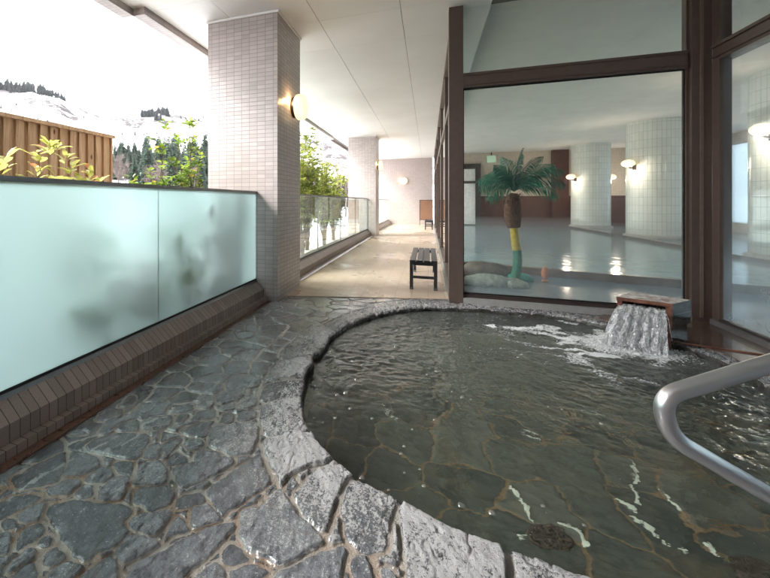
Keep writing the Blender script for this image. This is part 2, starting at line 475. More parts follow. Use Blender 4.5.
M['foam'] = simple('white_foam', (.82,.83,.84), .5, 0, .05, 20, .4, 90)

# planks of the fence
m = N('cedar_plank'); co = m.coord()
at = m.n('Attribute', attribute_name='Col'); sep = m.n('SeparateColor', {'Color': at.outputs['Color']}).outputs
gr = m.noise(26, 5, .6, m.mapv(co, (1, 1, .06)), 1.2)
col = m.mix(sep[0], (.52,.335,.18), (.64,.45,.28))
col = m.mix(m.mr(gr, .4, .65), col, (.42,.24,.12))
kn = m.n('TexVoronoi', {'Vector': m.mapv(co, (1, 5.5, 2.2)), 'Scale': 1.0}).outputs['Distance']
col = m.mix(m.mr(kn, .10, .05), col, (.07,.032,.015))
M['plank'] = m.done(m.P(base=col, rough=.6, normal=m.bump(gr, .3, .004)))

def leaf_mat(name, a, b, tl=.5, third=None):
    m = N(name)
    at = m.n('Attribute', attribute_name='Col'); sep = m.n('SeparateColor', {'Color': at.outputs['Color']}).outputs
    col = m.mix(sep[0], a, b)
    if third: col = m.mix(m.mr(sep[1], .93, .95), col, third)
    pr = m.P(base=col, rough=.4)
    t = m.n('BsdfTranslucent', {'Color': col}).outputs[0]
    return m.done(m.n('MixShader', {0: tl, 1: pr, 2: t}).outputs[0])
M['leaf_yellow'] = leaf_mat('yellow_green_leaf', (.30,.33,.06), (.62,.60,.20), .5, (.60,.22,.10))
M['leaf_green'] = leaf_mat('fresh_green_leaf', (.08,.17,.022), (.36,.46,.08), .5, (.55,.42,.10))
M['leaf_hedge'] = leaf_mat('hedge_leaf', (.14,.22,.03), (.48,.50,.12), .5)
M['palm_leaf'] = leaf_mat('plastic_palm_leaf', (.014,.10,.07), (.055,.29,.175), .25)
M['conifer'] = leaf_mat('conifer_needles', (.035,.062,.045), (.075,.115,.075), .2)
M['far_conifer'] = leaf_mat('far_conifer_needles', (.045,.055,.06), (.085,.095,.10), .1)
M['twig'] = leaf_mat('bare_twigs', (.10,.065,.055), (.18,.125,.105), .1)
M['stem'] = simple('shrub_stem', (.11,.085,.05), .8)
M['stem_red'] = simple('reddish_stem', (.24,.15,.07), .6)
M['trunk_green'] = simple('green_wrapped_trunk', (.03,.22,.13), .45, 0, .3, 30, .4, 60)
M['trunk_yellow'] = simple('yellow_wrapped_trunk', (.55,.42,.05), .45, 0, .2, 30, .4, 60)
M['husk'] = simple('brown_husk', (.14,.075,.05), .9, 0, .45, 30, .8, 70)
# ------------------------------------------------------------------ the bathing pool and its paving
PC = (.55, 3.1)
OUT = [(.449,4.712),(.129,4.635),(-.15,4.50),(-.36,4.32),(-.54,4.09),(-.725,3.71),(-.828,3.17),(-.842,2.74),(-.785,2.39),(-.70,2.15),(-.59,1.96),(-.47,1.815),
       (-.355,1.73),(-.231,1.672),(-.10,1.622),(.079,1.565),(.276,1.532),(.45,1.522),(.65,1.522),(1.0,1.53),(1.4,1.56),(1.75,1.66),(2.0,1.86),(2.11,2.2),(2.13,2.7),(2.13,3.4),
       (2.12,3.85),(2.02,4.12),(1.86,4.30),(1.62,4.55),(1.30,4.70),(.90,4.745)]
OUT = [(x*k_, y*k_) for (x, y), k_ in ((q, .944+.056*min(1, max(0, (q[1]-2.2)/1.5))) for q in OUT)]
_a = np.array([math.atan2(y-PC[1], x-PC[0]) for x, y in OUT]); _r = np.array([math.hypot(y-PC[1], x-PC[0]) for x, y in OUT])
_o = np.argsort(_a); _a = _a[_o]; _r = _r[_o]
_a3 = np.concatenate([_a-2*np.pi, _a, _a+2*np.pi]); _r3 = np.tile(_r, 3)
def Rp(a):
    a = (np.asarray(a)+np.pi) % (2*np.pi) - np.pi
    s = 0
    for k, w in ((-.05,.2),(-.025,.2),(0,.2),(.025,.2),(.05,.2)): s = s + w*np.interp(a+k, _a3, _r3)
    return s

WATER_Z = -.05
STONES = [
 [(-1.404,1.062),(-1.414,1.095),(-1.394,1.124),(-1.35,1.156),(-1.263,1.17),(-1.154,1.198),(-1.108,1.192),(-1.087,1.178),(-1.063,1.113),(-1.022,1.1),(-1.037,1.038),(-1.061,1.009),(-1.073,0.969),(-1.096,0.954),(-1.137,0.962),(-1.238,0.997),(-1.268,1.022),(-1.313,1.025)],
 [(-1.507,1.136),(-1.505,1.166),(-1.478,1.22),(-1.424,1.245),(-1.399,1.228),(-1.384,1.161),(-1.462,1.115)],
 [(-1.367,1.167),(-1.387,1.233),(-1.353,1.238),(-1.302,1.202),(-1.303,1.173),(-1.337,1.159)],
 [(-1.303,1.213),(-1.295,1.297),(-1.245,1.321),(-1.221,1.31),(-1.17,1.242),(-1.17,1.209),(-1.208,1.189),(-1.251,1.18)],
 [(-1.416,1.248),(-1.401,1.32),(-1.357,1.336),(-1.296,1.312),(-1.314,1.261),(-1.375,1.243)],
 [(-1.722,1.136),(-1.71,1.207),(-1.653,1.37),(-1.611,1.33),(-1.513,1.21),(-1.532,1.178),(-1.575,1.138),(-1.615,1.106),(-1.683,1.118)],
 [(-1.623,1.373),(-1.554,1.381),(-1.453,1.37),(-1.415,1.34),(-1.425,1.287),(-1.462,1.247),(-1.508,1.225),(-1.533,1.236),(-1.602,1.333)],
 [(-1.589,1.401),(-1.599,1.482),(-1.504,1.561),(-1.362,1.602),(-1.303,1.518),(-1.285,1.422),(-1.356,1.407),(-1.468,1.396)],
 [(-1.381,1.366),(-1.351,1.402),(-1.285,1.414),(-1.25,1.369),(-1.235,1.323),(-1.286,1.323)],
 [(-1.751,1.623),(-1.742,1.715),(-1.675,1.738),(-1.634,1.696),(-1.652,1.626),(-1.708,1.596)],
 [(-1.732,1.753),(-1.754,1.87),(-1.709,1.894),(-1.672,1.84),(-1.683,1.747)],
 [(-1.759,1.453),(-1.712,1.497),(-1.665,1.504),(-1.705,1.454)],
 [(-1.584,1.63),(-1.504,1.679),(-1.426,1.607),(-1.504,1.561),(-1.558,1.561)],
 [(-1.616,1.035),(-1.603,1.073),(-1.553,1.113),(-1.5,1.109),(-1.48,1.094),(-1.496,1.056),(-1.525,0.991),(-1.547,0.976),(-1.628,1.02)],
 [(-1.491,1.021),(-1.473,1.064),(-1.443,1.096),(-1.423,1.081),(-1.389,1.027),(-1.424,1.005),(-1.463,1.006)],
 [(-1.514,0.973),(-1.509,1.003),(-1.475,1.006),(-1.453,0.995),(-1.444,0.974),(-1.467,0.957)],
 [(-1.417,0.974),(-1.387,1.021),(-1.341,1.011),(-1.319,0.986),(-1.333,0.92),(-1.357,0.926)],
 [(-1.497,0.931),(-1.431,0.958),(-1.408,0.946),(-1.353,0.902),(-1.385,0.887),(-1.42,0.883)],
 [(-1.309,0.964),(-1.302,0.997),(-1.271,0.994),(-1.241,0.97),(-1.25,0.949),(-1.279,0.949)],
 [(-1.312,0.859),(-1.322,0.885),(-1.302,0.941),(-1.267,0.94),(-1.245,0.92),(-1.278,0.856),(-1.298,0.849)],
 [(-1.235,0.924),(-1.222,0.969),(-1.174,0.961),(-1.154,0.945),(-1.18,0.907),(-1.208,0.91)],
 [(-1.248,0.811),(-1.264,0.847),(-1.257,0.901),(-1.237,0.908),(-1.147,0.847)],
 [(-1.131,0.852),(-1.162,0.893),(-1.137,0.947),(-1.08,0.944),(-1.074,0.939),(-1.074,0.872)],
 [(-1.062,0.877),(-1.062,0.928),(-1.018,1.002),(-0.992,0.994),(-0.942,0.96),(-0.912,0.93)],
 [(-1.015,1.009),(-1.019,1.096),(-0.89,1.098),(-0.886,1.087),(-0.929,1.028),(-0.962,0.986)],
 [(-0.932,0.985),(-0.915,1.021),(-0.854,1.09),(-0.797,1.166),(-0.732,1.239),(-0.693,1.262),(-0.679,1.244),(-0.683,1.184),(-0.715,1.092),(-0.743,1.019),(-0.758,0.977),(-0.889,0.931)],
 [(-1.119,1.221),(-1.155,1.283),(-1.012,1.346),(-0.972,1.295),(-0.978,1.249),(-1.017,1.201),(-1.048,1.198)],
 [(-1.059,1.119),(-1.056,1.179),(-0.94,1.231),(-0.93,1.224),(-0.927,1.116),(-0.944,1.11),(-1.039,1.108)],
 [(-0.885,1.113),(-0.912,1.176),(-0.911,1.223),(-0.835,1.184),(-0.83,1.172),(-0.868,1.132),(-0.873,1.102)],
 [(-0.969,1.302),(-0.898,1.356),(-0.859,1.335),(-0.842,1.307),(-0.924,1.241)],
 [(-0.879,1.257),(-0.827,1.307),(-0.804,1.299),(-0.742,1.265),(-0.739,1.251),(-0.825,1.186)],
 [(-0.875,1.358),(-0.85,1.456),(-0.806,1.544),(-0.757,1.638),(-0.719,1.599),(-0.633,1.494),(-0.628,1.471),(-0.662,1.421),(-0.737,1.275),(-0.759,1.277),(-0.815,1.317)],
 [(-1.185,1.281),(-1.199,1.308),(-1.243,1.4),(-1.18,1.448),(-1.098,1.409),(-1.062,1.356),(-1.071,1.321)],
 [(-1.089,1.426),(-1.07,1.468),(-0.915,1.567),(-0.854,1.566),(-0.842,1.534),(-0.887,1.45),(-0.954,1.351),(-0.982,1.347),(-1.044,1.381)],
 [(-1.152,1.454),(-1.153,1.541),(-1.069,1.505),(-1.048,1.483),(-1.135,1.435)],
 [(-1.269,1.427),(-1.304,1.526),(-1.259,1.553),(-1.231,1.527),(-1.195,1.453)],
 [(-1.206,1.488),(-1.243,1.556),(-1.22,1.607),(-1.186,1.627),(-1.156,1.561),(-1.179,1.505)],
 [(-1.147,1.589),(-1.135,1.642),(-1.065,1.635),(-1.038,1.603),(-1.091,1.544)],
 [(-1.059,1.532),(-1.048,1.583),(-0.974,1.593),(-0.924,1.564),(-0.946,1.512),(-1.03,1.497)],
 [(-1.255,1.677),(-1.111,1.817),(-1.086,1.746),(-1.077,1.663),(-1.152,1.648)],
 [(-1.466,1.651),(-1.475,1.709),(-1.366,1.78),(-1.323,1.742),(-1.306,1.668),(-1.41,1.603)],
 [(-1.243,1.76),(-1.249,1.865),(-1.155,1.921),(-1.116,1.857),(-1.154,1.802)],
 [(-1.484,1.914),(-1.482,2.033),(-1.35,2.039),(-1.33,1.955),(-1.441,1.887)],
 [(-1.412,1.786),(-1.432,1.866),(-1.314,1.931),(-1.275,1.879),(-1.324,1.817)],
 [(-1.324,1.752),(-1.334,1.802),(-1.281,1.832),(-1.253,1.746),(-1.289,1.714)],
 [(-1.078,1.693),(-1.086,1.746),(-0.911,1.853),(-0.864,1.843),(-0.789,1.682),(-0.806,1.606),(-0.878,1.58),(-1.023,1.616)],
 [(-1.155,1.944),(-1.098,2.025),(-1.046,1.948),(-1.114,1.909)],
 [(-1.082,1.807),(-1.1,1.885),(-1.045,1.915),(-0.996,1.827),(-1.065,1.782)],
 [(-1.053,1.98),(-1.073,2.084),(-0.998,2.129),(-0.946,2.018),(-1.01,1.961)],
 [(-1.009,1.873),(-1.017,1.925),(-0.933,1.977),(-0.894,1.893),(-0.98,1.842)],
 [(-0.675,1.137),(-0.66,1.188),(-0.627,1.187),(-0.57,1.158),(-0.566,1.144),(-0.605,1.115),(-0.644,1.117)],
 [(-0.711,1.007),(-0.708,1.035),(-0.676,1.105),(-0.643,1.102),(-0.62,1.088),(-0.596,1.041),(-0.707,1.001)],
 [(-0.611,1.098),(-0.549,1.14),(-0.482,1.129),(-0.502,1.102),(-0.497,1.076),(-0.575,1.048),(-0.605,1.086)],
 [(-0.676,1.278),(-0.683,1.326),(-0.619,1.359),(-0.6,1.449),(-0.578,1.451),(-0.45,1.358),(-0.366,1.313),(-0.342,1.287),(-0.347,1.273),(-0.402,1.213),(-0.444,1.168),(-0.472,1.149),(-0.496,1.161),(-0.56,1.178),(-0.602,1.183),(-0.643,1.216)],
 [(-0.473,1.084),(-0.463,1.125),(-0.363,1.227),(-0.28,1.296),(-0.257,1.288),(-0.256,1.231),(-0.257,1.16)],
 [(-0.231,1.225),(-0.23,1.278),(-0.194,1.29),(-0.171,1.268),(-0.161,1.222),(-0.161,1.194),(-0.218,1.174)],
 [(-0.14,1.201),(-0.14,1.26),(-0.11,1.253),(-0.083,1.221)],
]
RIM_STONES = [
 [(-0.929,2.008),(-0.849,2.097),(-0.716,2.161),(-0.64,2.041),(-0.581,1.879),(-0.582,1.824),(-0.791,1.759),(-0.864,1.857)],
 [(-0.783,1.718),(-0.663,1.804),(-0.565,1.821),(-0.41,1.663),(-0.507,1.587),(-0.572,1.531),(-0.574,1.462),(-0.599,1.49),(-0.736,1.637)],
 [(-0.524,1.448),(-0.513,1.493),(-0.429,1.642),(-0.393,1.648),(-0.32,1.598),(-0.318,1.562),(-0.344,1.409),(-0.34,1.362),(-0.349,1.322),(-0.414,1.345),(-0.496,1.419)],
 [(-0.313,1.43),(-0.313,1.528),(-0.298,1.574),(-0.262,1.572),(-0.176,1.545),(-0.116,1.505),(-0.128,1.455),(-0.136,1.312),(-0.206,1.279),(-0.286,1.326)],
 [(-0.109,1.502),(-0.095,1.519),(-0.066,1.522),(0.097,1.463),(0.244,1.45),(0.223,1.282),(-0.063,1.181),(-0.074,1.325)],
 [(0.266,1.441),(0.278,1.457),(0.305,1.472),(0.441,1.465),(0.565,1.45),(0.605,1.372),(0.229,1.24)],
 [(-1.027,2.265),(-0.803,2.381),(-0.718,2.185),(-0.947,2.031)],
 [(-1.085,2.63),(-0.858,2.759),(-0.794,2.438),(-1.038,2.306)],
 [(-1.129,2.886),(-0.847,3.092),(-0.859,2.788),(-1.085,2.669)],
]
BUBBLES = [(-0.623, 2.094), (-0.562, 2.068), (-0.506, 2.135), (-0.444, 2.263), (-0.305, 2.201), (-0.127, 1.94), (-0.103, 1.81), (-0.018, 1.753), (0.128, 1.689), (0.24, 1.689), (-0.283, 1.71), (-0.162, 1.678), (-0.554, 2.392), (-0.511, 2.434), (-0.76, 2.438), (-0.726, 2.464), (0.009, 3.008), (0.147, 2.686), (0.033, 2.304), (-0.008, 2.893), (0.055, 2.966), (0.204, 2.628), (0.255, 2.62), (-0.116, 2.004), (-0.083, 2.168), (-0.036, 1.857), (-0.771, 3.068), (-0.685, 3.262), (-0.52, 3.157), (-0.478, 3.385), (-0.4, 3.626), (-0.561, 2.933), (-0.269, 3.36), (-0.214, 3.691), (-0.065, 3.362), (0.09, 3.243), (0.211, 3.414), (0.338, 3.55), (-0.611, 2.732), (-0.478, 2.646), (-0.683, 2.574), (0.444, 1.799), (0.69, 2.686), (0.759, 2.676), (0.567, 1.746)]


VEINS = [[(-1.597,1.060),(-1.608,1.091),(-1.607,1.148),(-1.595,1.215),(-1.561,1.301),(-1.540,1.384),(-1.498,1.517)],
         [(-1.427,1.478),(-1.406,1.563),(-1.443,1.657),(-1.409,1.720),(-1.369,1.754),(-1.411,1.832),(-1.366,1.873)],
         [(-1.360,1.221),(-1.430,1.358),(-1.478,1.441)]]

def poly_sd(px, py, poly):
    """distance to the outline, positive inside"""
    d = np.full(px.shape, 1e9); ins = np.zeros(px.shape, bool)
    n = len(poly)
    for i in range(n):
        x0, y0 = poly[i]; x1, y1 = poly[(i+1) % n]
        ex, ey = x1-x0, y1-y0
        t = np.clip(((px-x0)*ex+(py-y0)*ey)/(ex*ex+ey*ey+1e-12), 0, 1)
        d = np.minimum(d, np.hypot(px-x0-t*ex, py-y0-t*ey))
        if y0 != y1:
            c = ((y0 > py) != (y1 > py)) & (px < (x1-x0)*(py-y0)/(y1-y0)+x0)
            ins ^= c
    return np.where(ins, d, -d)

def chaikin(p, q=.16):
    o = []
    n = len(p)
    for i in range(n):
        a, b = p[i], p[(i+1) % n]
        o.append((a[0]*(1-q)+b[0]*q, a[1]*(1-q)+b[1]*q)); o.append((a[0]*q+b[0]*(1-q), a[1]*q+b[1]*(1-q)))
    return o

def crazy(px, py, cell, seed, merge=.38):
    """irregular stones: (distance inside, id hash)"""
    gx = np.floor(px/cell).astype(np.int64); gy = np.floor(py/cell).astype(np.int64)
    def site(ix, iy):
        jx = .08+.84*_hash(ix, iy, seed); jy = .08+.84*_hash(ix, iy, seed+5)
        h = _hash(ix, iy, seed+9)
        mx = np.where(h < merge*.5, ix+1, ix); my = np.where((h >= merge*.5) & (h < merge), iy+1, iy)
        return (ix+jx)*cell, (iy+jy)*cell, mx*100003+my
    best = np.full(px.shape, 1e9); bx = np.zeros(px.shape); by = np.zeros(px.shape); bid = np.zeros(px.shape, np.int64)
    for i in range(-2, 3):
        for j in range(-2, 3):
            sx, sy, sid = site(gx+i, gy+j)
            d = (px-sx)**2+(py-sy)**2
            k = d < best
            best = np.where(k, d, best); bx = np.where(k, sx, bx); by = np.where(k, sy, by); bid = np.where(k, sid, bid)
    sd = np.full(px.shape, 1e9)
    for i in range(-2, 3):
        for j in range(-2, 3):
            sx, sy, sid = site(gx+i, gy+j)
            d = (px-sx)**2+(py-sy)**2
            e = (d-best)/(2*np.hypot(sx-bx, sy-by)+1e-9)
            sd = np.where(sid != bid, np.minimum(sd, e), sd)
    return sd, _hash(bid, bid*0+3, seed+21)

def build_paving():
    th = np.concatenate([np.linspace(R(100), R(292), 1850, endpoint=False), np.linspace(R(292), R(460), 330, endpoint=False)])
    t = np.concatenate([np.array([0, .003, .007, .012, .018]), np.linspace(.024, 1.5, 285), 1.5+np.cumsum(np.linspace(.012, .15, 30))])
    nu, nv = len(th), len(t)
    TH, TT = np.meshgrid(th, t, indexing='ij')
    RR = Rp(TH)
    edge = (fbm(TH*9, TH*0+2.0, 4, 31)-.5)*.045
    RAD = RR+TT+edge*np.exp(-TT/.05)
    X = PC[0]+RAD*np.cos(TH); Y = PC[1]+RAD*np.sin(TH)
    x = X.ravel(); y = Y.ravel(); tt = TT.ravel(); thf = TH.ravel()
    wx = x+(fbm(x*16, y*16, 4, 5)-.5)*.030; wy = y+(fbm(x*16, y*16, 4, 6)-.5)*.030
    ex_ = np.maximum(.05-tt, 0)*np.cos(thf); ey_ = np.maximum(.05-tt, 0)*np.sin(thf)
    best = np.full(x.shape, -1e9); rid = np.zeros(x.shape); isrim = np.zeros(x.shape)
    allst = [(p, 0) for p in STONES]+[(p, 1) for p in RIM_STONES]
    for k, (p, r) in enumerate(allst):
        q = np.array(p); m = .25
        s = (x > q[:,0].min()-m) & (x < q[:,0].max()+m) & (y > q[:,1].min()-m) & (y < q[:,1].max()+m)
        if not s.any(): continue
        if r:   # border stones run right up to the nose of the rim
            d = poly_sd((wx+ex_)[s], (wy+ey_)[s], chaikin(p))
        else: d = poly_sd(wx[s], wy[s], chaikin(p))
        cur = best[s]; b = d > cur
        cur[b] = d[b]; best[s] = cur
        c2 = rid[s]; c2[b] = ((k*0.61803+.13) % 1.0); rid[s] = c2
        c3 = isrim[s]; c3[b] = r; isrim[s] = c3
    traced = best.copy()

    # border stones where none was outlined one by one
    arc = np.concatenate([[0], np.cumsum(np.hypot(np.diff(PC[0]+Rp(th)*np.cos(th)), np.diff(PC[1]+Rp(th)*np.sin(th))))])
    A = np.repeat(arc, nv)
    jo = np.cumsum(.20+.22*np.array([_hash(np.int64(i), np.int64(1), 3) for i in range(60)]))
    jx = A+(fbm(x*6, y*6, 2, 44)-.5)*.08+tt*.25
    dj = np.min(np.abs(jx[:,None]-jo[None,:]), 1) if len(jx) < 1 else None
    ii = np.searchsorted(jo, jx)
    lo = jo[np.clip(ii-1, 0, len(jo)-1)]; hi = jo[np.clip(ii, 0, len(jo)-1)]
    dj = np.minimum(np.abs(jx-lo), np.abs(hi-jx))
    wr = .15+.20*_hash(ii.astype(np.int64), ii.astype(np.int64)*0, 8)
    rimsd = np.minimum(np.minimum(dj-.008, wr-tt), np.maximum(-traced-.012, -1))
    k = rimsd > best
    best = np.where(k, rimsd, best); rid = np.where(k, _hash(ii.astype(np.int64), ii.astype(np.int64)*0+7, 2), rid); isrim = np.where(k, 1, isrim)
    near_rim = wr-tt
    v, vid = crazy(wx*1.0, wy*1.12, .205, 13, .42)
    g = np.minimum(v-.009, np.maximum(-traced, -9)-.012)
    g = np.minimum(g, -near_rim-.014)
    k = g > best
    best = np.where(k, g, best); rid = np.where(k, vid, rid); isrim = np.where(k, 0, isrim)
    sd = best
    sd = sd+np.where(isrim > .5, -.004, -.0012)
    mask = sstep(-.0015, .0025, sd)
    rimf = np.exp(-np.maximum(tt-.10, 0)/.18)
    nearedge = sstep(-1.0, -.2, x)*sstep(2.9, 2.0, y)
    up = rimf*.030*(.12+.88*sstep(3.4, 2.2, y))
    tilt = (rid-.5)*(.010+.010*isrim)*(.4+.6*sstep(2.3, 1.35, y))
    rough = (fbm(x*26, y*26, 4, 51)-.5)*.006+(fbm((x*.8+y*.6)*55, (y*.8-x*.6)*18, 4, 52)-.5)*.007
    crack = np.abs(fbm(x*11, y*7, 3, 57)-.5); rough = rough-.005*sstep(.03, .0, crack)
    rough = rough*(.6+.6*isrim+.35*rimf)*np.where(isrim > .5, 1, .35+.65*sstep(2.3, 1.35, y))
    z = up*.95+mask*(.012+up*.22+tilt+rough)+(1-mask)*(fbm(x*45, y*45, 3, 60)-.5)*.006-.011
    # edge of each stone worn down
    z -= mask*.004*np.exp(-np.maximum(sd, 0)/.004)
    # rounded nose over the water
    z -= .020*np.exp(-tt/.008)*(.6+.8*fbm(thf*20, thf*0, 3, 70))
    dep = np.clip(.06+.52*rimf*isrim+.35*np.exp(-np.maximum(tt-.2, 0)/.35)+(rid-.5)*(.35+.35*isrim), 0, 1)
    dep *= (1-.55*sstep(-1.15, -1.6, x))*(1-.45*sstep(2.4, 3.6, y))
    dep = np.where(mask > .5, dep, 0)
    for vein in VEINS:
        q = np.array(vein); s = (x > q[:,0].min()-.1) & (x < q[:,0].max()+.1) & (y > q[:,1].min()-.1) & (y < q[:,1].max()+.1)
        d = np.full(s.sum(), 9.)
        for (xa, ya), (xb, yb) in zip(vein, vein[1:]):
            ex, ey = xb-xa, yb-ya
            t_ = np.clip(((wx[s]-xa)*ex+(wy[s]-ya)*ey)/(ex*ex+ey*ey), 0, 1)
            d = np.minimum(d, np.hypot(wx[s]-xa-t_*ex, wy[s]-ya-t_*ey))
        dep[s] = np.maximum(dep[s], 1.7*sstep(.016, .0, d+.034*(fbm(x[s]*45, y[s]*45, 4, 77)-.42)))
    col = np.stack([mask, rid, np.clip(rimf, 0, 1), dep], 1)
    V = np.stack([x, y, z], 1)
    keep = (x > -2.0) & (x < 2.62) & (y < 5.2) & (y > -2.2)
    o = grid_mesh('stone_paving', V, nu, nv, M['paving'], col, True, keep)
    T(o, kind='structure')
    # inner wall of the basin, hanging from the same edge
    j = 0
    top = V.reshape(nu, nv, 3)[:, 0, :]
    dz = np.array([0, -.006, -.014, -.03, -.06, -.10, -.2, -.35, -.70])
    W = np.zeros((nu, len(dz), 3))
    for q, d in enumerate(dz):
        ins = .006*min(1, -d/.02)+(fbm(th*28, th*0+q*.7, 3, 90)-.5)*.03*min(1, -d/.03)-.012*(d < -.05)
        W[:, q, 0] = top[:, 0]-np.cos(th)*ins; W[:, q, 1] = top[:, 1]-np.sin(th)*ins; W[:, q, 2] = top[:, 2]+d
    w = grid_mesh('pool_wall', W.reshape(-1, 3), nu, len(dz), M['pool_wall'], None, True)
    T(w, kind='structure')
build_paving()

PALE = [[(1.136,2.722),(1.09,2.591),(1.025,2.465),(1.017,2.397)],[(1.155,2.524),(1.147,2.435),(1.167,2.38)],[(.947,2.268),(.98,2.223),(1.011,2.17),(1.077,2.145)],[(1.191,2.208),(1.188,2.137),(1.24,2.1)],[(.4,2.299),(.441,2.193),(.476,2.115)],
        [(.4,2.011),(.442,2.034),(.507,2.102)],[(.594,2.123),(.648,2.102),(.664,2.066)],[(.914,2.367),(.969,2.34),(.967,2.31)],[(.588,2.84),(.647,2.796),(.672,2.745)],[(-.3,2.856),(-.262,2.744),(-.203,2.692)]]
def build_pool_floor():
    xs = np.arange(-1.0, 2.3, .011); ys = np.arange(1.4, 4.9, .011)
    X, Y = np.meshgrid(xs, ys, indexing='ij'); x = X.ravel(); y = Y.ravel()
    wx = x+(fbm(x*7, y*7, 3, 105)-.5)*.07; wy = y+(fbm(x*7, y*7, 3, 106)-.5)*.07
    sd, vid = crazy(wx, wy, .30, 77, .5)
    mask = sstep(.002, .014, sd)
    z = -.60+mask*(.008+(vid-.5)*.012)+(fbm(x*18, y*18, 4, 110)-.5)*.016
    mort = np.zeros(x.shape)          # bits of pale new mortar showing in the joints
    for q in PALE:
        for (xa, ya), (xb, yb) in zip(q, q[1:]):
            ex, ey = xb-xa, yb-ya
            t_ = np.clip(((wx-xa)*ex+(wy-ya)*ey)/(ex*ex+ey*ey), 0, 1)
            d = np.hypot(wx-xa-t_*ex, wy-ya-t_*ey)
            mort = np.maximum(mort, sstep(.018, .008, d+.020*(fbm(x*30, y*30, 3, 177)-.2)))
    z = z+mort*.006
    col = np.stack([mask, vid, mort, mask*0], 1)
    r = np.hypot(x-PC[0], y-PC[1]); keep = r < Rp(np.arctan2(y-PC[1], x-PC[0]))+.06
    o = grid_mesh('pool_floor', np.stack([x, y, z], 1), len(xs), len(ys), M['pool_floor'], col, False, keep)
    T(o, kind='structure')
build_pool_floor()

SPOUT = np.array([1.72, 4.03])          # where the falling water lands
def build_water():
    nu, nv = 900, 330
    th = np.linspace(0, 2*np.pi, nu, endpoint=False); f = np.linspace(.004, 1, nv)
    TH, FF = np.meshgrid(th, f, indexing='ij')
    RAD = FF*(Rp(TH)-.002)
    x = (PC[0]+RAD*np.cos(TH)).ravel(); y = (PC[1]+RAD*np.sin(TH)).ravel()
    d = np.hypot(x-SPOUT[0], y-SPOUT[1])
    ph = (fbm(x*2.4, y*2.4, 3, 200)-.5)*6
    z = (np.sin(d*46+ph)*.0042*np.exp(-d/.9)+np.sin(d*29+ph*1.4)*.0045*np.exp(-d/1.3))
    z += (fbm(x*5, y*8, 3, 210)-.5)*(.005+.008*sstep(1.9, 3.2, y))+(fbm(x*19, y*23, 2, 212)-.5)*(.0012+.015*sstep(2.0, 3.3, y))
    z += (fbm(x*24, y*24, 3, 215)-.5)*.05*np.exp(-(d/.28)**2)
    a = np.arctan2(y-SPOUT[1], x-SPOUT[0])
    # foam: a churned patch at the fall, then streaks drifting to the left and along the far side
    foam = 1.15*np.exp(-(np.hypot((x-SPOUT[0]+.10)*.8, (y-SPOUT[1])*1.15)/.31)**2)
    sx = x+.10*(fbm(x*3, y*3, 3, 230)-.5); 
    st = 1-np.abs(fbm(x*2.1+3, y*4.6+(fbm(x*2, y*2, 2, 233)-.5)*1.2, 3, 232)-.5)*2
    streak = sstep(.77, .95, st)*np.exp(-np.maximum(d-.2, 0)/.62)*1.35
    dirw = sstep(-2.2, -3.0, -np.abs(a)) if False else 1
    foam = foam+streak*sstep(1.9, 1.3, x+.0)*sstep(2.6, 3.3, y)
    far = np.exp(-((y-(4.30+.06*np.sin(x*7)))/.05)**2)*sstep(.2, .6, x)*sstep(1.7, 1.2, x)*.62
    foam = foam+far*sstep(.40, .58, fbm(x*8, y*8, 3, 240))
    milk_sheen = np.clip(np.exp(-(d/.75)**2)*.8+.50*sstep(2.0, 3.9, y)*sstep(1.6, -.2, x)*(.6+.8*fbm(x*2, y*2, 3, 260)), 0, 1)  # churned water at the fall; back-left paleness stands in for reflected ceiling
    col = np.stack([np.clip(foam, 0, 1), np.clip(milk_sheen, 0, 1), foam*0, foam*0], 1)
    z = np.clip(z, -.02, .03)+WATER_Z
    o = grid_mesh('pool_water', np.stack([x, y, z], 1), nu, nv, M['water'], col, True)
    T(o, kind='structure')
build_water()

# bubbles riding on the water
bm_ = MB()
prof = [(math.cos(a), math.sin(a)) for a in np.linspace(0, math.pi/2-.05, 6)]
bm_.lathe([(max(c, .001), s_*.75) for c, s_ in prof], 0, 0, 14)
bub = bm_.build('bubble', M['bubble'], None, True)
for k, (x, y) in enumerate(BUBBLES):
    o = bub if k == 0 else link(bub.copy())
    s_ = .008+.010*rng.rand()**1.5
    o.scale = (s_, s_, s_); o.location = (x, y, WATER_Z+.001)
    T(o, 'small clear air bubble floating on the dark pool water', 'bubble', 'bubbles floating on the pool water')

# drain covers on the pool floor: a ring, cross bars, slots between them
for k, (x, y, rz, lab) in enumerate(((.527, 2.039, .35, 'oval rusty drain grate on the pool floor beside a rim stone'), (1.282, 2.108, .35, 'dark drain grate on the pool floor below the handrail bend'))):
    root = empty('drain_grate', (x, y, -.588), rz)
    T(root, lab, 'drain')
    b = MB()
    ring = [(math.cos(a)*.088, math.sin(a)*.06, 0) for a in np.linspace(0, 2*math.pi, 29)]
    b.tube(ring, .007, 6, cap=False); b.build('frame', M['grate'], root, True)
    b = MB()
    for q in np.linspace(-.072, .072, 11):
        h = .06*math.sqrt(max(0, 1-(q/.088)**2)); b.box(q-.0035, q+.0035, -h, h, -.004, .005)
    for q in np.linspace(-.045, .045, 7):
        h = .088*math.sqrt(max(0, 1-(q/.06)**2)); b.box(-h, h, q-.003, q+.003, -.003, .0065)
    b.build('mesh_cover', M['grate'], root)
    b = MB(); b.lathe([(.001, -.006), (.98, -.006)], 0, 0, 28); b.v = [(p[0]*.088, p[1]*.06, p[2]) for p in b.v]; b.build('pit_shade', M['gasket'], root)  # flat black disc: shade of the drain hole put in by colour

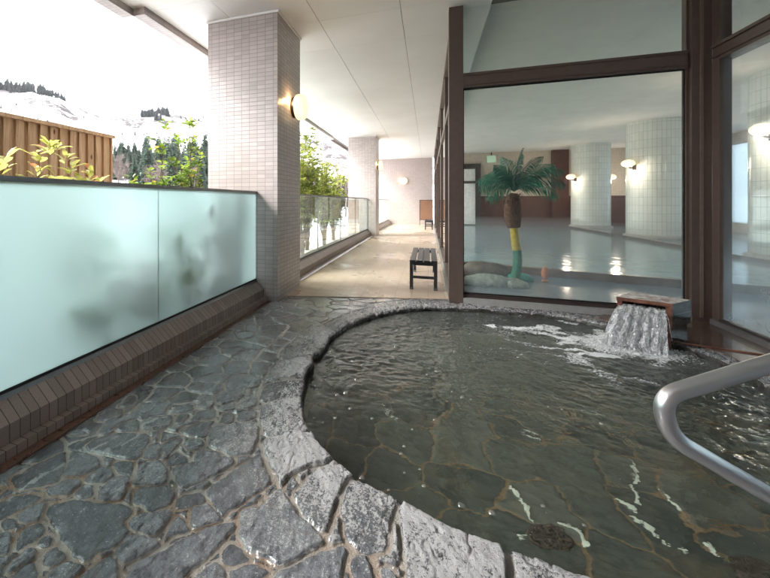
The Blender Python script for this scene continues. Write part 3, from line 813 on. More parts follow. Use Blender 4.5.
# ------------------------------------------------------------------ water spout in the corner
root = empty('water_spout', (1.88, 4.2, 0))
T(root, 'rust stained stone block spout crusted white on top, pouring water into the pool', 'water spout')
def SP(u, w, z): # u along the front (0..1), w depth (0..1)
    FL, FR, BR, BL = np.array([1.602,4.169]), np.array([1.925,4.025]), np.array([2.150,4.235]), np.array([1.843,4.426])
    p = (FL*(1-u)+FR*u)*(1-w)+(BL*(1-u)+BR*u)*w
    return (p[0]-1.88, p[1]-4.2, z)
def sbox(b, u0, u1, w0, w1, z0, z1, front=0, side=1, top=2):
    q = lambda *a: SP(*a)
    b.quad([q(u0,w0,z0),q(u1,w0,z0),q(u1,w0,z1),q(u0,w0,z1)], front)
    b.quad([q(u1,w0,z0),q(u1,w1,z0),q(u1,w1,z1),q(u1,w0,z1)], side)
    b.quad([q(u1,w1,z0),q(u0,w1,z0),q(u0,w1,z1),q(u1,w1,z1)], side)
    b.quad([q(u0,w1,z0),q(u0,w0,z0),q(u0,w0,z1),q(u0,w1,z1)], side)
    b.quad([q(u0,w0,z1),q(u1,w0,z1),q(u1,w1,z1),q(u0,w1,z1)], top)
    b.quad([q(u0,w1,z0),q(u1,w1,z0),q(u1,w0,z0),q(u0,w0,z0)], front)
ms = [M['rusty'], M['granite'], M['crust']]
b = MB(); sbox(b, 0, 1, 0, 1, .150, .252, top=0); b.build('trough', ms, root, bevel=.006)
b = MB(); sbox(b, 0, .10, .0, 1, .2535, .318, top=0); b.build('cheek', ms, root, bevel=.004)
b = MB(); sbox(b, .88, 1, .0, 1, .2535, .318, top=0); b.build('cheek', ms, root, bevel=.004)
b = MB(); sbox(b, .105, .875, .55, 1, .2535, .317, 1, 1, 1); b.build('back_stop', ms, root)
b = MB(); sbox(b, -.006, 1.008, -.015, 1.008, .3195, .350); b.build('lid', ms, root, bevel=.006)
b = MB(); sbox(b, .06, .96, .06, .93, -.12, .1485, top=1); b.build('pedestal', ms, root, bevel=.006)

# water pouring from the slot
nrm = np.array([-.407, -.914]); tang = np.array([.914, -.407])
FL = np.array([1.602,4.169]); FR = np.array([1.925,4.025])
b = MB()
for k in range(110):
    u = .10+.80*rng.rand()
    p0 = FL*(1-u)+FR*u
    v = .22+.75*rng.rand()**1.2; lat = (u-.80)*.75+(rng.rand()-.5)*.30
    tm = math.sqrt(2*.32/9.8)
    a0 = rng.rand()*.85 if k > 20 else 0
    a1 = min(1, a0+.06+.22*rng.rand()) if k > 20 else .5+.5*rng.rand()
    pts = []; rad = []
    w = .0016+.0075*rng.rand()**3
    for s_ in np.linspace(a0, a1, 10):
        t_ = s_*tm
        p = p0+nrm*(v*t_)+tang*(lat*t_)+(rng.rand(2)-.5)*.012*s_
        pts.append((p[0], p[1], .262+.006*rng.rand()-4.9*t_*t_)); rad.append(w*(.4+1.2*rng.rand())*(math.sin(math.pi*(s_-a0)/(a1-a0+1e-6))*.9+.2))
    b.tube(pts, rad, 6)
# thin sheet behind the strands
tm = math.sqrt(2*.32/9.8)
nU, nS = 40, 18
for lay in range(3):
    base = len(b.v); ph = rng.rand()*6
    for i in range(nU):
        u = .11+.765*i/(nU-1); p0 = FL*(1-u)+FR*u; v = .34+.20*lay+.13*math.sin(i*.9+ph)+.09*rng.rand()
        for j in range(nS):
            t_ = tm*j/(nS-1); p = p0-nrm*.03+nrm*(v*t_)+tang*((u-.80)*.75*t_)
            wob = .020*math.sin(j*1.3+i*.8+ph*2)*j/nS
            b.v.append((p[0]+nrm[0]*wob+(rng.rand()-.5)*.014*j/nS, p[1]+nrm[1]*wob+(rng.rand()-.5)*.014*j/nS, .268+.010*lay+.004*rng.rand()-4.9*t_*t_))
    for i in range(nU-1):
        for j in range(nS-1):
            b.f.append((base+i*nS+j, base+(i+1)*nS+j, base+(i+1)*nS+j+1, base+i*nS+j+1)); b.m.append(0); b.uv.append([(0,0)]*4); b.col.append(None)
o = b.build('falling_water', M['fall'], None, True)
T(o, 'white sheet of water falling from the slot of the stone spout', 'falling water', kind='stuff')
def ball(b, x, y, z, r, n=7, k=5, sq=1.0):
    rows = [(max(1e-4, r*math.sin(math.pi*i/k)), z-r*sq*math.cos(math.pi*i/k)) for i in range(k+1)]
    b.lathe(rows, x, y, n)
b = MB()
for k in range(1500):
    a = rng.rand()*2*math.pi; d = abs(rng.randn())*.15
    x, y = SPOUT[0]-.05+math.cos(a)*d*1.5, SPOUT[1]+math.sin(a)*d*.8
    if math.hypot(x-PC[0], y-PC[1]) > Rp(math.atan2(y-PC[1], x-PC[0]))-.02: continue
    ball(b, x, y, WATER_Z+rng.rand()**1.5*.085*math.exp(-(d/.13)**2), .003+.014*rng.rand()*math.exp(-d/.25), 6, 4, .8)
for k in range(60):
    a = rng.rand()*2*math.pi; d = .08+.16*rng.rand()
    ball(b, SPOUT[0]+math.cos(a)*d, SPOUT[1]-.02+math.sin(a)*d*.7, WATER_Z+.02+.10*rng.rand(), .0015+.002*rng.rand(), 5, 4)
o = b.build('splash_foam', M['fall'], None, True)
T(o, 'white splashing foam where the spout water lands', 'foam', kind='stuff')

# brown stone deck on the right, and a thin drain strip across it
b = MB()
deck = [(2.20,1.0),(2.62,1.0),(2.62,4.86),(1.75,4.86),(1.62,4.68),(1.95,4.36),(2.10,4.16),(2.20,3.9)]
b.prism(deck, -.06, .012)
o = b.build('stone_deck', M['deck'], None, bevel=.006); T(o, kind='structure')
b = MB()
p0, p1 = np.array([1.96,4.08]), np.array([2.62,3.93]); n_ = np.array([.22,1.0])*.011
b.prism([tuple(p0-n_), tuple(p1-n_), tuple(p1+n_), tuple(p0+n_)], .0125, .022)
o = b.build('drain_channel', M['rusty']); T(o, 'thin rusty drain strip crossing the brown deck beside the spout', 'drain strip')

# ------------------------------------------------------------------ stainless handrail
def cam(xc, d, z): return (xc*math.cos(TH0)-d*math.sin(TH0), xc*math.sin(TH0)+d*math.cos(TH0), z)
TH0 = R(19.4)
root = empty('handrail', cam(1.46, .86, 0))
T(root, 'bent stainless steel handrail reaching in over the pool', 'handrail')
ox, oy, _ = cam(1.46, .86, 0)
L = lambda xc, d, z: tuple(np.array(cam(xc, d, z))-np.array([ox, oy, 0]))
# corner points of the bar in its own upright plane, rounded
key = [(1.46,.80,0.0),(1.46,.80,.995),(.832,.86,.757),(.853,.862,.665),(1.46,.83,.31)]
def fillet(P, rads, n=9):
    P = [np.array(p, float) for p in P]; o = [P[0]]
    for i in range(1, len(P)-1):
        a = P[i-1]-P[i]; c = P[i+1]-P[i]; la, lc = np.linalg.norm(a), np.linalg.norm(c); a /= la; c /= lc
        d = min(rads[i-1], la*.48, lc*.48)
        A, B_ = P[i]+a*d, P[i]+c*d
        for s_ in np.linspace(0, 1, n): o.append(A*(1-s_)**2+P[i]*2*s_*(1-s_)+B_*s_*s_)
    o.append(P[-1]); return o
pth = fillet([L(*k) for k in key], [.10,.07,.07])
b = MB(); b.tube(pth, .0185, 20); b.build('bar', M['steel'], root, True)
b = MB(); b.lathe([(.001,.034),(.045,.034),(.052,.028),(.052,.016),(.02,.016)], *L(1.46,.80,0)[:2], 24); b.build('floor_flange', M['steel'], root, True)

# ------------------------------------------------------------------ balustrade: tiled kerb, glass, rail
PROFILE = [(-1.835,-.03),(-1.835,.05),(-1.885,.05),(-1.885,.140),(-1.912,.165),(-1.978,.222),(-1.985,.246),(-2.03,.246)]
def kerb(b, y0, y1):
    s_ = 0
    for i in range(len(PROFILE)-1):
        (xa, za), (xb, zb) = PROFILE[i], PROFILE[i+1]
        l = math.hypot(xb-xa, zb-za)
        mi = 1 if i >= 5 else 0
        b.quad([(xa,y0,za),(xb,y0,zb),(xb,y1,zb),(xa,y1,za)][::-1], mi, [(y1,s_),(y1,s_+l),(y0,s_+l),(y0,s_)])
        s_ += l+.37
    for yy, rev in ((y0, False), (y1, True)):
        p = [(x, yy, z) for x, z in PROFILE]+[(-2.16,yy,.246),(-2.16,yy,-.03)]
        b.quad(p[::-1] if rev else p, 0)
    b.quad([(-2.03,y0,.246),(-2.16,y0,.246),(-2.16,y1,.246),(-2.03,y1,.246)], 1)
    b.quad([(-2.16,y0,.246),(-2.16,y0,-.03),(-2.16,y1,-.03),(-2.16,y1,.246)], 0)
GX = -2.0
def balustrade(y0, y1, joints, pane_mat, label, posts=False):
    root = empty('glass_balustrade', (GX, y0, 0)); T(root, label, 'balustrade')
    def part(b, name, mats, bevel=0):
        b.v = [(x-GX, y-y0, z) for x, y, z in b.v]; return b.build(name, mats, root, bevel=bevel)
    b = MB(); kerb(b, y0, y1); part(b, 'kerb', [M['kerb_tile'], M['rail_grey']])
    ys = [y0]+joints+[y1]
    for a, c in zip(ys, ys[1:]):
        b = MB(); b.box(GX-.006, GX+.006, a+.0004, c-.0004, .2465, 1.305); part(b, 'pane', pane_mat)
    b = MB(); b.box(GX-.022, GX+.022, y0, y1, 1.3055, 1.332); part(b, 'handrail', M['rail_grey'], .006)
    b = MB(); b.box(GX-.012, GX-.0065, y0, y1, .2470, .262); b.box(GX+.0065, GX+.012, y0, y1, .2470, .262); part(b, 'channel', M['gasket'])
    if posts:
        for c in ys[1:]:
            b = MB(); b.box(GX-.010, GX+.010, c-.0035, c+.0035, .2475, 1.3045); part(b, 'post', M['thin_post'])
balustrade(-2.2, 4.218, [-.4, .55, 2.442], M['frosted'], 'frosted glass balustrade on a brown tiled kerb beside the stone paving')
balustrade(5.075, 13.25, [7.0, 9.0, 11.0], M['glass_bal'], 'clear glass balustrade between the two big tiled pillars', True)
balustrade(14.15, 20.95, [16.4, 18.7], M['glass_bal'], 'clear glass balustrade beyond the second pillar at the corridor end', True)
# red mortar strip along the kerb foot
b = MB(); b.box(-1.834, -1.775, -2.2, 4.215, -.02, .006)
o = b.build('floor_border', simple('red_mortar', (.12,.055,.038), .3, 0, .3, 16, .3, 70)); T(o, kind='structure')

# ------------------------------------------------------------------ pillars
def pillar(y0, y1, label):
    root = empty('tiled_pillar', (-2.19, (y0+y1)/2, 0)); T(root, label, 'pillar')
    b = MB(); b.box(-.483, .48, -(y1-y0)/2, (y1-y0)/2, -.04, 3.488); b.build('shaft', M['pillar_tile'], root, bevel=.004)
    b = MB(); b.box(-.50, .50, -(y1-y0)/2-.015, (y1-y0)/2+.015, 3.489, 3.515); b.build('top_trim', M['ceiling'], root)
pillar(4.22, 5.07, 'near grey tiled square pillar standing between the balustrades')
pillar(13.26, 14.14, 'far grey tiled pillar halfway along the corridor')

def wall_lamp(loc, rz, label):
    root = empty('wall_lamp', loc, rz); T(root, label, 'wall lamp', 'round wall lamps of the corridor')
    b = MB(); b.lathe([(.001,0.0),(.135,0.0),(.14,.012),(.14,.045),(.12,.05),(.001,.05)], 0, 0, 36, axis='x'); b.build('base', M['lamp_base'], root, True)
    b = MB(); b.lathe([(.155,.048),(.168,.06),(.172,.095),(.168,.13),(.150,.158),(.11,.172),(.05,.178),(.001,.179)], 0, 0, 40, axis='x'); b.build('shade', M['lamp'], root, True)
    l_ = bpy.data.lights.new('lamp_light', 'POINT'); l_.energy = .5; l_.color = (1, .62, .30); l_.shadow_soft_size = .03
    link(bpy.data.objects.new('lamp_light', l_), root).location = (.045, -.19, .05)
wall_lamp((-1.709, 4.80, 2.47), 0, 'round lit opal lamp on the side of the near pillar')
wall_lamp((-1.709, 13.75, 2.50), 0, 'lit opal lamp on the side of the far pillar')
wall_lamp((-1.20, 20.999, 2.32), -math.pi/2, 'lit round lamp on the end wall of the corridor')

# ------------------------------------------------------------------ corridor
b = MB()
b.quad([(-1.82,4.47,.008),(.25,5.02,.008),(.25,21.0,.008),(-1.82,21.0,.008)])
b.quad([(-1.82,4.47,-.03),(.25,5.02,-.03),(.25,5.02,.008),(-1.82,4.47,.008)])
o = b.build('corridor_floor', M['corridor_tile']); T(o, kind='structure')
b = MB(); b.box(-3.3, .22, 21.0, 21.2, -.1, 3.515)
o = b.build('end_wall', M['wall_tile']); T(o, 'pinkish tiled end wall closing the corridor', 'wall')
root = empty('partition_board', (-.05, 20.6, 0)); T(root, 'brown framed partition board standing before the corridor end wall', 'partition')
b = MB(); b.box(-.34, .27, -.02, .02, .30, 1.28); b.build('panel', M['brown_board'], root)
b = MB()
for x in (-.37, .275): b.box(x, x+.028, -.025, .025, .0085, 1.31)
b.box(-.342, .275, -.025, .025, 1.281, 1.31); b.box(-.342, .275, -.025, .025, .272, .299)
b.build('frame', M['dark_frame'], root)

def bench(x0, x1, y0, y1, label, h=.405):
    root = empty('bench', ((x0+x1)/2, (y0+y1)/2, .0085)); T(root, label, 'bench', 'black slatted benches of the corridor')
    w, l = (x1-x0)/2, (y1-y0)/2
    sw = 2*w/4
    for k in range(4):
        b = MB(); b.box(-w+k*sw+.009, -w+(k+1)*sw-.009, -l, l, h-.026, h); b.build('slat', M['black_paint'], root, bevel=.005)
    for sx in (-1, 1):
        for sy in (-1, 1):
            b = MB(); xa = sx*(w-.030); ya = sy*(l-.06)
            b.box(xa-.022, xa+.022, ya-.022, ya+.022, .03, h-.0265); lg = b.build('leg', M['black_paint'], root, bevel=.003)
            b = MB(); b.box(xa-.0235, xa+.0235, ya-.0235, ya+.0235, 0, .0295); b.build('rubber_foot', M['grey_foot'], lg)
    for sy in (-1, 1):
        ya = sy*(l-.06)
        b = MB(); b.box(-w+.053, w-.053, ya-.012, ya+.012, .15, .185); b.build('cross_rail', M['black_paint'], root)
        b = MB(); b.box(-w+.02, w-.02, ya-.0205, ya+.0205, h-.072, h-.0268) if False else b.box(-w+.053, w-.053, ya-.016, ya+.016, h-.075, h-.027); b.build('bearer', M['black_paint'], root)
    b = MB(); b.box(-.02, .02, -l+.074, l-.074, h-.062, h-.027); b.build('spine', M['black_paint'], root)
bench(-.245, .125, 5.36, 6.86, 'near black slatted wooden bench beside the window wall')
bench(-.14, .20, 17.1, 18.5, 'far black bench before the brown board at the corridor end')

# ceiling of boards with open joints; slab over it
b = MB()
xs = [-3.17, -2.36, -1.32, -.31, .70, 1.71, 2.72]
ys = [4.67+.91*k for k in range(-8, 19)]
for xa, xb in zip(xs, xs[1:]):
    for ya, yb in zip(ys, ys[1:]):
        if xa > .5 and ya > 4.6: continue
        b.box(xa+.003, xb-.003, ya+.0018, yb-.0018, 3.52, 3.535)
o = b.build('ceiling', M['ceiling']); T(o, kind='structure')
b = MB(); b.box(-3.5, 2.77, -2.62, 4.985, 3.537, 3.75); b.box(-3.5, .365, 4.9855, 21.2, 3.537, 3.75)
o = b.build('roof_slab', M['joint']); T(o, kind='structure')
root = empty('roof_fascia', (-3.2, 4, 3.5)); T(root, 'tile clad roof edge beam stepping along the open side', 'roof edge')
def fas(x0, x1, y0, y1):
    b = MB(); b.box(x0+3.2, x1+3.2, y0-4, y1-4, -.066, .24); b.build('beam', M['fascia_tile'], root)
fas(-3.50, -3.34, -2.6, 3.638); fas(-3.34, -3.18, 3.64, 13.2); fas(-3.48, -3.341, 13.202, 21.0)
b = MB(); b.box(-3.36, -3.171, -2.6, 3.6395, 3.522, 3.536); T(b.build('ceiling_edge', M['ceiling']), kind='structure')

# ------------------------------------------------------------------ window walls of the indoor bath
ZB, ZT = .06, 3.536
def frame_box(b, x0, x1, y0, y1, z0, z1): b.box(x0, x1, y0, y1, z0, z1)
def wwall(name, origin, label):
    r = empty(name, origin); T(r, label, 'window wall'); return r
def pbuild(b, name, mats, root, bevel=0):
    o = root.location; b.v = [(x-o.x, y-o.y, z-o.z) for x, y, z in b.v]; return b.build(name, mats, root, bevel=bevel)
# front wall, facing the pool
root = wwall('window_wall', (1.4, 4.86, 0), 'brown framed window wall behind the pool showing the palm inside')
b = MB(); b.box(.235, .391, 4.86, 5.02, .0, ZT); pbuild(b, 'post', M['bronze'], root, .004)
b = MB(); b.box(2.475, 2.63, 4.86, 5.02, -.02, ZT); b.box(2.452, 2.474, 4.90, 4.97, ZB+.03, ZT); pbuild(b, 'post', M['bronze'], root, .004)
b = MB(); b.box(2.535, 2.56, 4.846, 4.8595, ZB, ZT); pbuild(b, 'edge_strip', M['bronze_light'], root, .003)
b = MB(); b.box(.392, 2.451, 4.875, 4.985, 2.548, 2.722); pbuild(b, 'transom', M['bronze'], root, .004)
b = MB(); b.box(.392, 2.451, 4.862, 4.8745, 2.575, 2.598); b.box(.392, 2.451, 4.862, 4.8745, 2.69, 2.712); pbuild(b, 'edge_strip', M['bronze'], root, .003)
b = MB(); b.box(.392, 2.451, 4.92, 4.936, 2.534, 2.5475); b.box(.392, 2.451, 4.92, 4.936, .112, .128); b.box(.392,.404,4.92,4.936,.1285,2.5335); b.box(2.44,2.4515,4.92,4.936,.1285,2.5335); pbuild(b, 'gasket', M['gasket'], root)
b = MB(); b.box(.392, 2.474, 4.853, 5.0, .0, .070); pbuild(b, 'sill', M['white_sill'], root, .01)
b = MB(); b.box(.392, 2.451, 4.90, 4.98, .0705, .1115); pbuild(b, 'bottom_rail', M['dark_frame'], root, .003)
b = MB(); b.box(.3915, 2.4515, 4.925, 4.931, .118, 2.542); pbuild(b, 'pane', M['glass_fog'], root)
b = MB(); b.box(.3915, 2.4515, 4.925, 4.931, 2.7225, ZT-.002); pbuild(b, 'upper_pane', M['glass_clear'], root)
# right wall, coming towards the camera
root = wwall('window_wall', (2.7, 3.0, 0), 'misted brown framed window wall along the right of the deck')
b = MB(); b.box(2.631, 2.76, -2.2, 4.8595, 2.57, 2.74); pbuild(b, 'transom', M['bronze'], root, .004)
b = MB(); b.box(2.61, 2.6305, -2.2, 4.845, 2.60, 2.622); b.box(2.61, 2.6305, -2.2, 4.845, 2.70, 2.722); pbuild(b, 'edge_strip', M['bronze'], root, .003)
b = MB(); b.box(2.63, 2.72, 4.76, 4.8595, .0605, 2.5695); b.box(2.63, 2.72, 4.76, 4.8595, 2.7405, ZT); pbuild(b, 'post', M['bronze'], root, .004)
b = MB(); b.box(2.63, 2.76, 1.2, 1.32, .0605, 2.5695); pbuild(b, 'post', M['bronze'], root, .004)
b = MB(); b.box(2.60, 2.80, -2.2, 4.84, -.02, .060); pbuild(b, 'sill', M['concrete_wet'], root, .008)
b = MB(); b.box(2.625, 2.675, -2.2, 4.759, .0606, .082); pbuild(b, 'bottom_rail', M['dark_frame'], root, .003)
for a, c in ((-2.2, 1.199), (1.321, 4.7595)):
    b = MB(); b.box(2.655, 2.661, a, c, .0825, 2.5695); pbuild(b, 'pane', M['glass_mist'], root)
b = MB(); b.box(2.655, 2.661, -2.2, 4.7595, 2.7405, ZT-.002); pbuild(b, 'upper_pane', M['glass_clear'], root)
# left wall, running down the corridor
root = wwall('window_wall', (.3, 13, 0), 'brown framed window wall running down the corridor behind the benches')
b = MB(); b.box(.252, .37, 5.021, 21.0, .0, .062); b.box(.236, .2515, 5.1, 21.0, .0085, .03); pbuild(b, 'sill', M['white_sill'], root, .006)
yy = [7.3, 9.7, 12.1, 14.5, 16.9, 19.3]
for y in yy:
    b = MB(); b.box(.285, .345, y, y+.09, .0625, ZT); pbuild(b, 'post', M['bronze'], root, .004)
st = [5.021]+[y+.0905 for y in yy]; en = [y-.0005 for y in yy]+[21.0]
for a, c in zip(st, en):
    b = MB(); b.box(.289, .341, a, c, 2.57, 2.69); pbuild(b, 'transom', M['bronze'], root)
    b = MB(); b.box(.268, .368, a, c, 3.44, ZT); pbuild(b, 'head_rail', M['bronze'], root)
    b = MB(); b.box(.268, .368, a, c, .0626, .11); pbuild(b, 'bottom_rail', M['bronze'], root)
    b = MB(); b.box(.313, .319, a, c, .1105, 2.5595); pbuild(b, 'pane', M['glass_clear'], root)
    b = MB(); b.box(.313, .319, a, c, 2.7005, 3.4395); pbuild(b, 'upper_pane', M['glass_clear'], root)
# ------------------------------------------------------------------ the indoor bath hall behind the glass
b = MB()
b.prism([(.37,5.0),(2.76,5.0),(2.76,-2.2),(10.5,-2.2),(10.5,21.5),(.37,21.5)], -.30, -.004)
o = b.build('hall_floor', M['hall_floor']); T(o, kind='structure')
b = MB(); b.prism([(.45,7.62),(1.6,7.34),(3.2,6.95),(5.88,6.45),(5.88,19.6),(.45,19.6)], -.003, .055)
o = b.build('hall_pool_water', M['hall_water']); T(o, kind='structure')
b = MB()
L_ = [(.38,7.62),(1.6,7.33),(3.2,6.94),(5.9,6.42)]
for (xa, ya), (xb, yb) in zip(L_, L_[1:]):
    b.prism([(xa,ya-.16),(xb,yb-.16),(xb,yb),(xa,ya)], -.003, .115)
o = b.build('pool_curb', M['deck']); T(o, 'low dark curb of the indoor pool running behind the palm', 'curb')
b = MB(); b.box(5.90, 6.06, 6.2, 20.9, -.003, .13)
o = b.build('pool_curb', M['deck']); T(o, 'long brown curb of the indoor pool in front of the white columns', 'curb')
b = MB(); b.box(6.061, 10.4, 4.0, 21.4, -.003, .10)
o = b.build('hall_platform', M['hall_floor']); T(o, kind='structure')
b = MB(); b.box(.37, 10.6, 4.99, 21.6, 3.70, 3.9); b.box(2.775, 10.6, -2.3, 4.989, 3.70, 3.9)
o = b.build('hall_ceiling', M['hall_ceiling']); T(o, kind='structure')
root = empty('hall_back_wall', (5, 21.4, 0)); T(root, 'back wall of the bath hall, beige above a dark brown tiled band', 'wall')
b = MB(); b.box(-4.7, 5.6, 0, .2, -.3, 1.50); b.build('dado', M['hall_brown'], root)
b = MB(); b.box(-4.7, 5.6, .01, .2, 1.5005, 3.70); b.build('upper_wall', M['hall_beige'], root)
b = MB(); b.box(.62, 1.28, -.25, -.001, -.05, 3.69); b.build('pier', M['hall_brown'], root)
# doorway in the back wall
root = empty('shuttered_doorway', (1.72, 21.3, 0)); T(root, 'white shuttered doorway with a dark frame in the hall back wall', 'door')
b = MB(); b.box(-.95, .55, -.02, .02, .06, 2.9); b.build('panel', M['white_panel'], root)
b = MB(); b.box(.551, .80, -.12, .05, .06, 3.15); b.box(-.95, .55, -.10, .05, 2.15, 2.28); b.box(-1.15, -.951, -.12, .05, .06, 3.15); b.box(-.95,.55,-.1,.05,2.9005,3.15); b.build('frame', M['dark_frame'], root)
m = N('exit_sign_face'); M['exit'] = m.done(m.P(base=(.4,.55,.4), rough=.4, em=(.62,.85,.62), ems=.03))
root = empty('exit_sign', (3.0, 21.2, 3.35)); T(root, 'pale green lit sign hanging above the palm near the hall back wall', 'exit sign')
b = MB(); b.box(-.20, .20, -.04, .04, -.16, .18); b.build('sign_face', M['exit'], root)
b = MB(); b.box(-.02, .02, -.02, .02, .1805, .349); b.build('hanger', M['dark_frame'], root)
# big round columns
for cy, lab in ((9.9, 'white tiled round column seen through the right misted window'), (14.9, 'big white tiled round column in the middle of the front window'), (19.9, 'white tiled round column farthest back in the hall')):
    root = empty('round_column', (6.70, cy, .10)); T(root, lab, 'column')
    b = MB(); b.lathe([(.70, .001), (.70, 3.599)], 0, 0, 64); b.build('shaft', M['column_tile'], root, True)
    b = MB(); b.lathe([(.77, .0005), (.77, .06), (.701, .10)], 0, 0, 64); b.build('base_ring', M['concrete'], root, True)
def globe_lamp(x, y, z, rz, label):
    root = empty('globe_lamp', (x, y, z), rz); T(root, label, 'wall lamp', 'globe lamps of the bath hall')
    b = MB(); rows = [(max(.001,.17*math.sin(math.pi*i/12)), -.115*math.cos(math.pi*i/12)) for i in range(13)]
    b.lathe(rows, .22, 0, 24); b.build('globe', M['lamp_hall'], root, True)
    b = MB(); b.tube([(-.02,0,-.14),(.14,0,-.14),(.22,0,-.118)], .022, 8); b.box(-.02,.02,-.05,.05,-.2,-.05); b.build('bracket', M['dark_frame'], root)
    l_ = bpy.data.lights.new('globe_light', 'POINT'); l_.energy = HALL_W; l_.color = (1, .86, .68); l_.shadow_soft_size = .12
    link(bpy.data.objects.new('globe_light', l_), root).location = (.42, 0, -.16)
for cy, zz, labs in ((14.9, 2.40, ('lit globe lamp on the left side of the middle round column', 'lit globe lamp on the right side of the middle round column')),
                 (19.9, 2.30, ('lit globe lamp left of the farthest round column', 'lit globe lamp right of the farthest round column')),
                 (9.9, 2.55, ('lit globe lamp seen through the right misted window', 'lit globe lamp on the hidden side of the near round column'))):
    for sgn, lab in ((-1, labs[0]), (1, labs[1])):
        a = R(133) if sgn < 0 else R(-47)
        a = R(205) if sgn < 0 else R(20)
        globe_lamp(6.70+.71*math.cos(a), cy+.71*math.sin(a), zz, a, lab)
# outer wall of the hall, mostly windows
root = empty('hall_side_wall', (10.5, 10, 0)); T(root, 'glazed far side wall of the bath hall', 'wall')
b = MB(); b.box(0, .2, -12.3, 11.6, -.3, .45); b.box(0, .2, -12.3, 11.6, 3.3, 3.70)
for y in np.arange(-12.3, 11.6, 2.98): b.box(0, .2, y, y+.45, .4505, 3.2995)
b.build('wall', M['hall_wall'], root)
b = MB(); b.box(.09, .10, -12.2, 11.5, .451, 3.299); b.build('pane', M['hall_pane'], root)
b = MB(); b.box(2.77, 10.5, -2.35, -2.2, -.3, 3.70)
o = b.build('hall_front_wall', M['hall_wall']); T(o, 'plain end wall of the bath hall on the right', 'wall')

# steam lying on the hot indoor pool
if STEAM:
    m = N('steam'); v_ = m.n('VolumePrincipled', {'Color': (.92,.95,.97,1), 'Density': STEAM}); m.t.links.new(v_.outputs[0], m.out.inputs['Volume'])
    b = MB(); b.box(.5, 5.85, 7.75, 19.5, .075, .55); o = b.build('steam', m.mat); T(o, 'thin steam lying on the indoor pool', 'steam', None, 'stuff')
# palm
root = empty('artificial_palm', (1.20, 6.35, .0)); T(root, 'artificial palm with green fronds and a yellow and green trunk behind the window', 'palm')
tp = [(.0,0,.02),(.035,0,.20),(.045,0,.40),(.02,0,.60),(-.005,0,.84)]
def cr(P, n):
    P = [np.array(p, float) for p in P]; o = []
    for k in range(n+1):
        t = k/n*(len(P)-1); i = min(int(t), len(P)-2); f = t-i
        p0, p1, p2, p3 = P[max(i-1,0)], P[i], P[i+1], P[min(i+2, len(P)-1)]
        o.append(.5*((2*p1)+(-p0+p2)*f+(2*p0-5*p1+4*p2-p3)*f*f+(-p0+3*p1-3*p2+p3)*f**3))
    return o
pp = cr(tp, 60)
rad = lambda i: .062-.012*i/60+.006*abs(math.sin(i*1.3))
b = MB(); b.tube(pp[:38], [rad(i) for i in range(38)], 14); b.build('lower_trunk', M['trunk_green'], root, True)
b = MB(); b.tube(pp[37:], [rad(i) for i in range(37, 61)], 14); b.build('upper_trunk', M['trunk_yellow'], root, True)
b = MB()
hp = cr([(-.005,0,.82),(-.02,0,1.0),(-.02,0,1.18),(-.005,0,1.33)], 24)
b.tube(hp, [.055+.055*math.sin(math.pi*min(1,(i+2)/24.))**.7+.008*rng.rand() for i in range(25)], 14)
for k in range(90):
    a = rng.rand()*2*math.pi; i = rng.randint(2, 23); r = .09+.02*rng.rand()
    p = hp[i]+np.array([math.cos(a)*r, math.sin(a)*r, 0])
    b.quad([p+np.array([-.012*math.sin(a), .012*math.cos(a), 0]), p+np.array([.012*math.sin(a), -.012*math.cos(a), 0]), p+np.array([math.cos(a)*.045, math.sin(a)*.045, .03+.03*rng.rand()])])
b.build('husk', M['husk'], root, True)
# azimuth, length, start and end elevation of the rib, twist of the leaflets about it
fr = [(200,.62,48,-62,60),(172,.60,62,-40,70),(150,.56,78,-25,60),(215,.55,25,-70,50),(185,.50,85,20,75),(60,.78,82,38,70),(25,.72,76,15,65),(0,.74,58,-18,60),(-20,.70,46,-42,55),(-5,.62,30,-60,50),(110,.66,80,30,60),
      (90,.6,60,-20,30),(300,.6,50,-45,40),(40,.6,88,55,80),(330,.66,66,-5,60)]
for az, ln, e0, e1, tw in fr:
    b = MB(); a = R(az); hd = np.array([math.cos(a), math.sin(a), 0]); sdv = np.array([-math.sin(a), math.cos(a), 0])
    p = np.array([0, 0, 1.36]); pts = [p.copy()]; tg = []
    for i in range(18):
        e = R(e0+(e1-e0)*(i/17.)**1.25); t_ = hd*math.cos(e)+np.array([0,0,1.])*math.sin(e); tg.append(t_); p = p+t_*ln/18.; pts.append(p.copy())
    tg.append(tg[-1])
    g = .15+.5*rng.rand()+(.35 if az in (200, 172, 215) else 0)
    b.tube(pts, [.009*(1-.8*i/18) for i in range(19)], 5, col=(g*.6, 0, 0))
    for i in range(2, 18):
        for h in range(2):
            f = h/2.; P_ = pts[i]*(1-f)+pts[i+1]*f; t_ = tg[i]; n_ = np.cross(t_, sdv)
            s_ = (i+f)/18.; w = .17*math.sin(math.pi*min(1, .18+.80*s_))+.03
            for sd in (-1, 1):
                c_ = math.cos(R(tw)); d = sdv*sd*c_-n_*math.sin(R(tw))*(1 if sd > 0 else .55)*sd
                o_ = d*.80+t_*.62+(rng.rand(3)-.5)*.16; o_ /= np.linalg.norm(o_)
                m_ = P_+o_*w*.55+np.array([0,0,-.010]); q = P_+o_*w+np.array([0,0,-.045-.03*rng.rand()])
                wd = t_*.0075
                c = (min(1, max(0, g+.4*(rng.rand()-.5))), 0, 0)
                b.quad([P_-wd*.6, P_+wd*.6, m_+wd, m_-wd], 0, None, c); b.quad([m_-wd, m_+wd, q], 0, None, c)
    b.build('frond', M['palm_leaf'], root)
